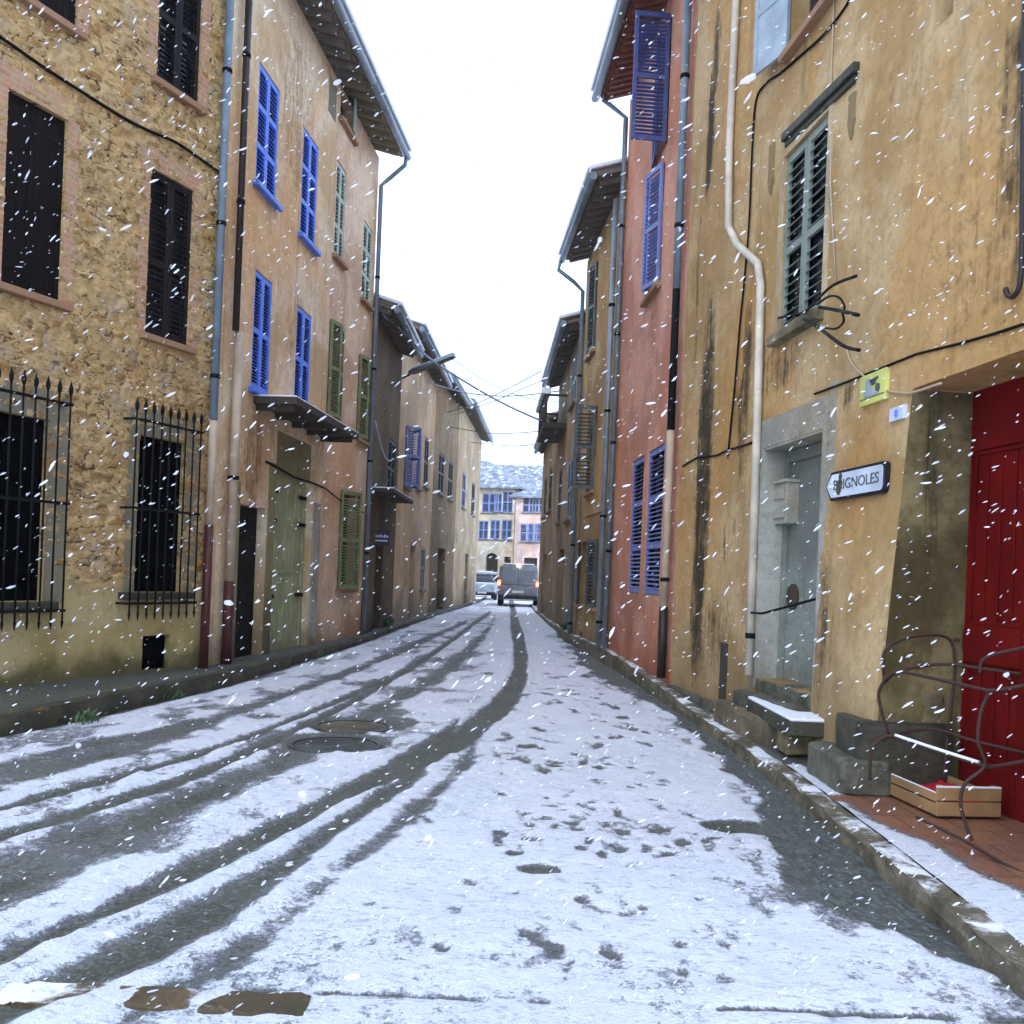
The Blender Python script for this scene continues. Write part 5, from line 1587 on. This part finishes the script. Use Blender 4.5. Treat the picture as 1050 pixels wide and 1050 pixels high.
def car(label, loc, rz, paintm, scale=1.0, name='parked_car'):
    c = empty(name, label, 'car', loc, rz, None)
    loft('body', [(-2.0, ring(.70, .62, .35, .78, .6)), (-1.9, ring(.82, .74, .28, .86, .6)), (-1.0, ring(.86, .78, .24, .95, .62)), (.9, ring(.86, .78, .24, .97, .62)), (1.75, ring(.84, .76, .26, .95, .62)), (1.95, ring(.74, .66, .32, .85, .6))], paintm, c)
    loft('cabin', [(-1.05, ring(.74, .66, .85, .98, .90)), (-.45, ring(.76, .62, .85, 1.42, .95)), (.9, ring(.76, .62, .85, 1.46, .95)), (1.7, ring(.74, .60, .85, 1.05, .93))], M['glass'], c)
    loft('roof', [(-.5, ring(.60, .58, 1.34, 1.47, 1.38)), (.95, ring(.60, .58, 1.38, 1.51, 1.42))], paintm, c)
    q = MB(); q.box(-.56, .56, -.5, .95, 1.47, 1.58); q.box(-.66, .66, -1.85, -1.1, .86, .95); q.build('snow', M['snow'], c, .04)
    for x in (-.76, .76):
        for y in (-1.3, 1.25): wheel(c, x, y, .30, .18)
    for sx in (-1, 1):
        q = MB(); q.box(sx * .58 - .13, sx * .58 + .13, -2.0, -1.9, .58, .72); q.build('headlight', M['plate'], c, .02)
        q = MB(); q.box(sx * .62 - .10, sx * .62 + .10, 1.88, 1.97, .6, .78); q.build('tail_light', M['brick'], c, .02)
    q = MB(); q.box(-.80, .80, -2.05, -1.85, .26, .44); q.build('bumper', M['van_dark'], c, .03)
    q = MB(); q.box(-.25, .25, -2.062, -2.048, .36, .46); q.build('number_plate', M['plate'], c)
    return c


car('snow covered pale grey parked car nearest the left row', (-1.72, 54.5, .0), rad(4), M['car_grey'])
V = at(502, 603, 64)
c2 = car('white parked car in the square before the arched doorway', (-1.78, 69, -.02), rad(-10), M['car_white'])

# ================================================================== HOUSES AT THE END OF THE STREET
M['pl_cream'] = plaster('cream plaster with painted haze', (.84, .77, .60), (.4, .32, .2), (.4, .33, .22), 12, .3, .3)  # end house walls: distance haze put into these paler colours
M['pl_salmon'] = plaster('salmon plaster with painted haze', (.82, .60, .50), (.45, .28, .2), (.4, .28, .22), 13, .3, .3)
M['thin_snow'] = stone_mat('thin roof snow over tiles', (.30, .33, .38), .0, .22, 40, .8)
M['sh_far'] = paint('blue shutter with painted haze', (.30, .41, .72), .5, .2, (.2, .3, .5), 34)  # end house shutters: paled to carry distance haze in the colour
M['sh_lav'] = paint('lavender shutter with painted haze', (.42, .45, .64), .5, .2, (.4, .4, .5), 35)


def far_house(name, label, p0, p1, z, mat, wins, ridge, depth=9):
    f = Facade(p0, p1); h = f.house(name, label); hl = []
    for (x, y0, w, y1, m, style) in wins:
        s, za = f.px(x, y0); _, zb = f.px(x, y1)
        s0, s1 = s - w / 2, s + w / 2
        if s0 < .05 or s1 > f.L - .05: continue
        if style == 'arch':
            hl.append((s0, s1, 0, za, .4)); q = MB(); q.box(s0, s1, .35, .38, 0, za); q.build('gate', M['wood_dark'], h)
            q = MB(); n = 10; r = w / 2
            pts = [(s + r * math.cos(t), za - r + r * math.sin(t)) for t in np.linspace(0, math.pi, n)]
            for k_ in range(n - 1):
                q.face([(pts[k_][0], -.005, pts[k_][1]), (pts[k_ + 1][0], -.005, pts[k_ + 1][1]), (pts[k_ + 1][0], -.005, za + .02), (pts[k_][0], -.005, za + .02)])
            q.build('arch', mat, h)
        elif style == 'dark':
            hl.append((s0, s1, zb, za, .3)); q = MB(); q.box(s0, s1, .2, .25, zb, za); q.build('window', M['wood_dark'], h)
        else: window(h, s0, s1, zb, za, m, hl, pitch=.09, sill=M['kerb_pale'])
    wall(h, f.L, 0, z, hl, mat, depth=depth, step=.6, stains=())
    q = MB(); o_ = .5; L = f.L; zr = z + ridge
    A_, B_, C_, D_ = (-o_, -o_, z), (L + o_, -o_, z), (L + o_, depth + o_, z), (-o_, depth + o_, z)
    E_, G_ = (min(L * .4, depth / 2), depth / 2, zr), (L - min(L * .4, depth / 2), depth / 2, zr)
    t = .16
    q.mesh([A_, B_, C_, D_, E_, G_], [(0, 1, 5, 4), (1, 2, 5), (2, 3, 4, 5), (3, 0, 4), (0, 3, 2, 1)])
    r_ = q.build('roof', M['tile'], h)
    up = Vector((0, 0, .14))
    q = MB(); q.mesh([Vector(p) + up for p in (A_, B_, C_, D_, E_, G_)] + [Vector(p) + Vector((0, 0, .012)) for p in (A_, B_, C_, D_)], [(0, 1, 5, 4), (1, 2, 5), (2, 3, 4, 5), (3, 0, 4), (0, 6, 7, 1), (1, 7, 8, 2), (2, 8, 9, 3), (3, 9, 6, 0)])
    q.build('roof_snow', M['thin_snow'], r_)
    return f, h


p = at(526.5, 560, 73)
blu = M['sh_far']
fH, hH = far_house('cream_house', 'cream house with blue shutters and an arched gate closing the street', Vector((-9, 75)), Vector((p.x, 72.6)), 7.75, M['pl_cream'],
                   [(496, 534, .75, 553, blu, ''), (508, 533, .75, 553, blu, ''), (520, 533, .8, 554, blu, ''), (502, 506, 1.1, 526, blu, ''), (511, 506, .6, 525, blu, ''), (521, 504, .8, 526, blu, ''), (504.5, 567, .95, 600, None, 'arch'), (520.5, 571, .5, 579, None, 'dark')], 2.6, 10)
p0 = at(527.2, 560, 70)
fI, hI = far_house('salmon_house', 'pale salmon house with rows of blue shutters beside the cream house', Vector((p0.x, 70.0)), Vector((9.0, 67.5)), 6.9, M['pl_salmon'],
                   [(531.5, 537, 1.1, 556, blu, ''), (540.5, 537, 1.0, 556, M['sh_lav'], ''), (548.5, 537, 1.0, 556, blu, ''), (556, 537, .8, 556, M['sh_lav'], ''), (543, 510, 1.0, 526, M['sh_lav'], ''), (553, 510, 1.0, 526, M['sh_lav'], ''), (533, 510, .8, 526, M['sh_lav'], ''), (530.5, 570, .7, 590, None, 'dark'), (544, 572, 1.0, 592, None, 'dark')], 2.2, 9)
for s_ in (.9,):
    pass
# neighbouring far houses that close the square on both sides
far_house('side_house', 'tan house on the left of the square beyond the row', Vector((-2.9, 60)), Vector((-9.2, 74.5)), 7.0, M['pl_tan'], [], 2.0, 8)[1]
far_house('back_house', 'low beige house with a snowy roof behind the cream house', Vector((-10, 92)), Vector((14, 90)), 9.2, M['pl_sand'], [], 2.8, 9)


# bare winter trees behind the roofs
M['bark'] = stone_mat('snow dusted bark', (.16, .15, .145), .1, .0, 15, .9)
M['twig'] = plain('snow dusted twigs', (.36, .38, .42), .9)


def bare_tree(x, y, h, label, seed):
    rr = random.Random(seed)
    t = empty('bare_tree', label, 'tree', (x, y, -.05))
    tr = MB(); tw = MB()
    def grow(p, d, l, r, lev):
        pts = [p]; q = p.copy(); dd = d.copy()
        for i in range(4):
            dd = (dd + Vector((rr.uniform(-.18, .18), rr.uniform(-.18, .18), rr.uniform(-.02, .14)))).normalized(); q = q + dd * (l / 4); pts.append(q.copy())
        rs = [r * (1 - .5 * i / 4) for i in range(5)]
        (tr if lev < 2 else tw).tube(pts, rs, 6 if lev < 2 else 3, 0, False)
        if lev >= 5: return
        for _ in range(3 if lev < 4 else 4):
            k = rr.randint(2, 4); a = rr.uniform(0, 6.28); sp = rr.uniform(.35, .9)
            nd = (dd + Vector((math.cos(a) * sp, math.sin(a) * sp, rr.uniform(-.1, .35)))).normalized()
            grow(pts[k], nd, l * rr.uniform(.55, .78), r * .48, lev + 1)
    grow(Vector((0, 0, 0)), Vector((0, 0, 1)), h * .36, h * .018, 0)
    tr.build('trunk', M['bark'], t, fix=False); tw.build('crown', M['twig'], t, fix=False)


bare_tree(-2.2, 104, 19, 'tall bare winter tree behind the cream house, left of the other', 3)
bare_tree(3.2, 108, 18, 'bare winter tree behind the salmon house, right of the other', 8)

# ================================================================== FALLING SNOW
def snowfall(N=22000, big=16):
    ico_v, ico_f = [], []
    import bmesh
    bm = bmesh.new(); bmesh.ops.create_icosphere(bm, subdivisions=1, radius=1)
    bv = np.array([v.co[:] for v in bm.verts]); bf = np.array([[v.index for v in f.verts] for f in bm.faces]); bm.free()
    fall = np.array([-.74, .10, -.56]); fall /= np.linalg.norm(fall)
    V, Fc = [], []
    n = 0
    bm = bmesh.new(); bmesh.ops.create_icosphere(bm, subdivisions=2, radius=1)
    bv2 = np.array([v.co[:] for v in bm.verts]); bf2 = np.array([[v.index for v in f.verts] for f in bm.faces]); bm.free()
    MI = []
    def put(c, L, W, dr, lump, bv=bv, bf=bf, mi=None):
        nonlocal n
        MI.append(np.full(len(bf), (1 if NR.rand() < .62 else 0) if mi is None else mi))
        dr = dr / np.linalg.norm(dr)
        a = np.cross(dr, [0, 0, 1.]); a /= np.linalg.norm(a); b = np.cross(dr, a)
        s = bv * (1 + lump * (NR.rand(len(bv), 1) - .5))
        P = c + s[:, :1] * dr * L + s[:, 1:2] * a * W + s[:, 2:3] * b * W
        V.append(P); Fc.append(bf + n); n += len(bv)
    for i in range(N):
        D = 2.0 + 18 * NR.rand() ** 1.3
        x = NR.uniform(-.72, .72) * D; z = H + NR.uniform(-.62, .75) * D
        if z < .05 or z > 10: continue
        # keep to the open street
        if x < -4.0 + max(0, (8 - D)) * -.45 or x > 2.0 + max(0, 6 - D) * .05 + (.6 if z > 1 else 0): continue
        s = .7 + .75 * NR.rand() ** 2
        put(np.array([x, D, z]), .0082 * s * NR.uniform(.35, 1.5), .0021 * s, fall + NR.normal(0, .24, 3), .6)
    for i in range(big):
        D = NR.uniform(.9, 2.6); x = NR.uniform(-.56, .56) * D; z = H + NR.uniform(-.48, .6) * D
        put(np.array([x, D, z]), NR.uniform(.005, .010), NR.uniform(.003, .0055), fall * .6 + NR.normal(0, .35, 3), .45, bv2, bf2, 1)
    V = np.concatenate(V); Fc = np.concatenate(Fc)
    me = bpy.data.meshes.new('falling_snow'); me.from_pydata(V.tolist(), [], Fc.tolist())
    me.polygons.foreach_set('use_smooth', [True] * len(me.polygons))
    k = NT('snowflake'); k.set(k.b, 'Alpha', .70); me.materials.append(k.done((.88, .90, .94), .8, .2))
    k = NT('thin snowflake'); k.set(k.b, 'Alpha', .34); me.materials.append(k.done((.88, .90, .94), .8, .2))
    me.polygons.foreach_set('material_index', np.concatenate(MI).astype(np.int32))
    o = bpy.data.objects.new('falling_snow', me); COL.objects.link(o)
    tag(o, 'white snowflakes falling slantwise through the air of the whole street', 'snowflakes', kind='stuff')


snowfall()

# ================================================================== AIR
k = NT('snowy air'); k.t.nodes.remove(k.b)
vol = k.n('ShaderNodeVolumePrincipled', Color=(.93, .95, 1.0, 1), Density=.00055, Anisotropy=.0)
k.t.links.new(vol.outputs[0], k.out.inputs['Volume'])
q = MB(); q.box(-45, 45, -12, 125, -1.2, 24)
o = q.build('haze', k.mat); tag(o, 'thin veil of snowy air filling the street', 'haze', kind='stuff')
o.visible_shadow = True

# ================================================================== LIGHT AND CAMERA
sc = bpy.context.scene
w = bpy.data.worlds.new('World'); sc.world = w; w.use_nodes = True
nt = w.node_tree; bg = nt.nodes['Background']
sky = nt.nodes.new('ShaderNodeTexSky'); sky.sky_type = 'NISHITA'; sky.sun_disc = False
EL, AZ = 38, 200
sky.sun_elevation = rad(EL); sky.sun_rotation = rad(AZ); sky.dust_density = 4.0; sky.ozone_density = 1.5; sky.air_density = 1.0
hs = nt.nodes.new('ShaderNodeHueSaturation'); hs.inputs['Saturation'].default_value = .36; hs.inputs['Value'].default_value = 1.0
nt.links.new(sky.outputs[0], hs.inputs['Color'])
mx = nt.nodes.new('ShaderNodeMix'); mx.data_type = 'RGBA'; mx.inputs[0].default_value = .9
mx.inputs[7].default_value = (8.3, 10.2, 14.2, 1)       # even cloud layer over the sky
nt.links.new(hs.outputs[0], mx.inputs[6]); nt.links.new(mx.outputs[2], bg.inputs['Color'])
bg.inputs['Strength'].default_value = .15
sl = bpy.data.lights.new('Sun', 'SUN'); sl.energy = .5; sl.angle = rad(40); sl.color = (1, .97, .93)
so = bpy.data.objects.new('Sun', sl); COL.objects.link(so)
so.rotation_euler = (rad(90 - EL), 0, rad(180 - AZ))

cam = bpy.data.cameras.new('Camera'); co = bpy.data.objects.new('Camera', cam); COL.objects.link(co)
cam.sensor_fit = 'HORIZONTAL'; cam.sensor_width = 36; cam.lens = 36 * F / 1050
cam.clip_start = .05; cam.clip_end = 3000
# upright camera rolled by ROLL about its axis; the picture is a crop, hence the vertical shift
co.matrix_world = Matrix.Translation((0, 0, H)) @ Matrix.Rotation(rad(90), 4, 'X') @ Matrix.Rotation(ROLL, 4, 'Z')
cam.shift_x = 0.0; cam.shift_y = (CY - 525) / 1050
sc.camera = co
sc.view_settings.view_transform = 'Standard'; sc.view_settings.look = 'None'; sc.view_settings.gamma = 1.0
sc.view_settings.exposure = 0.32
sc.cycles.volume_bounces = 0; sc.cycles.max_bounces = 6; sc.cycles.diffuse_bounces = 4
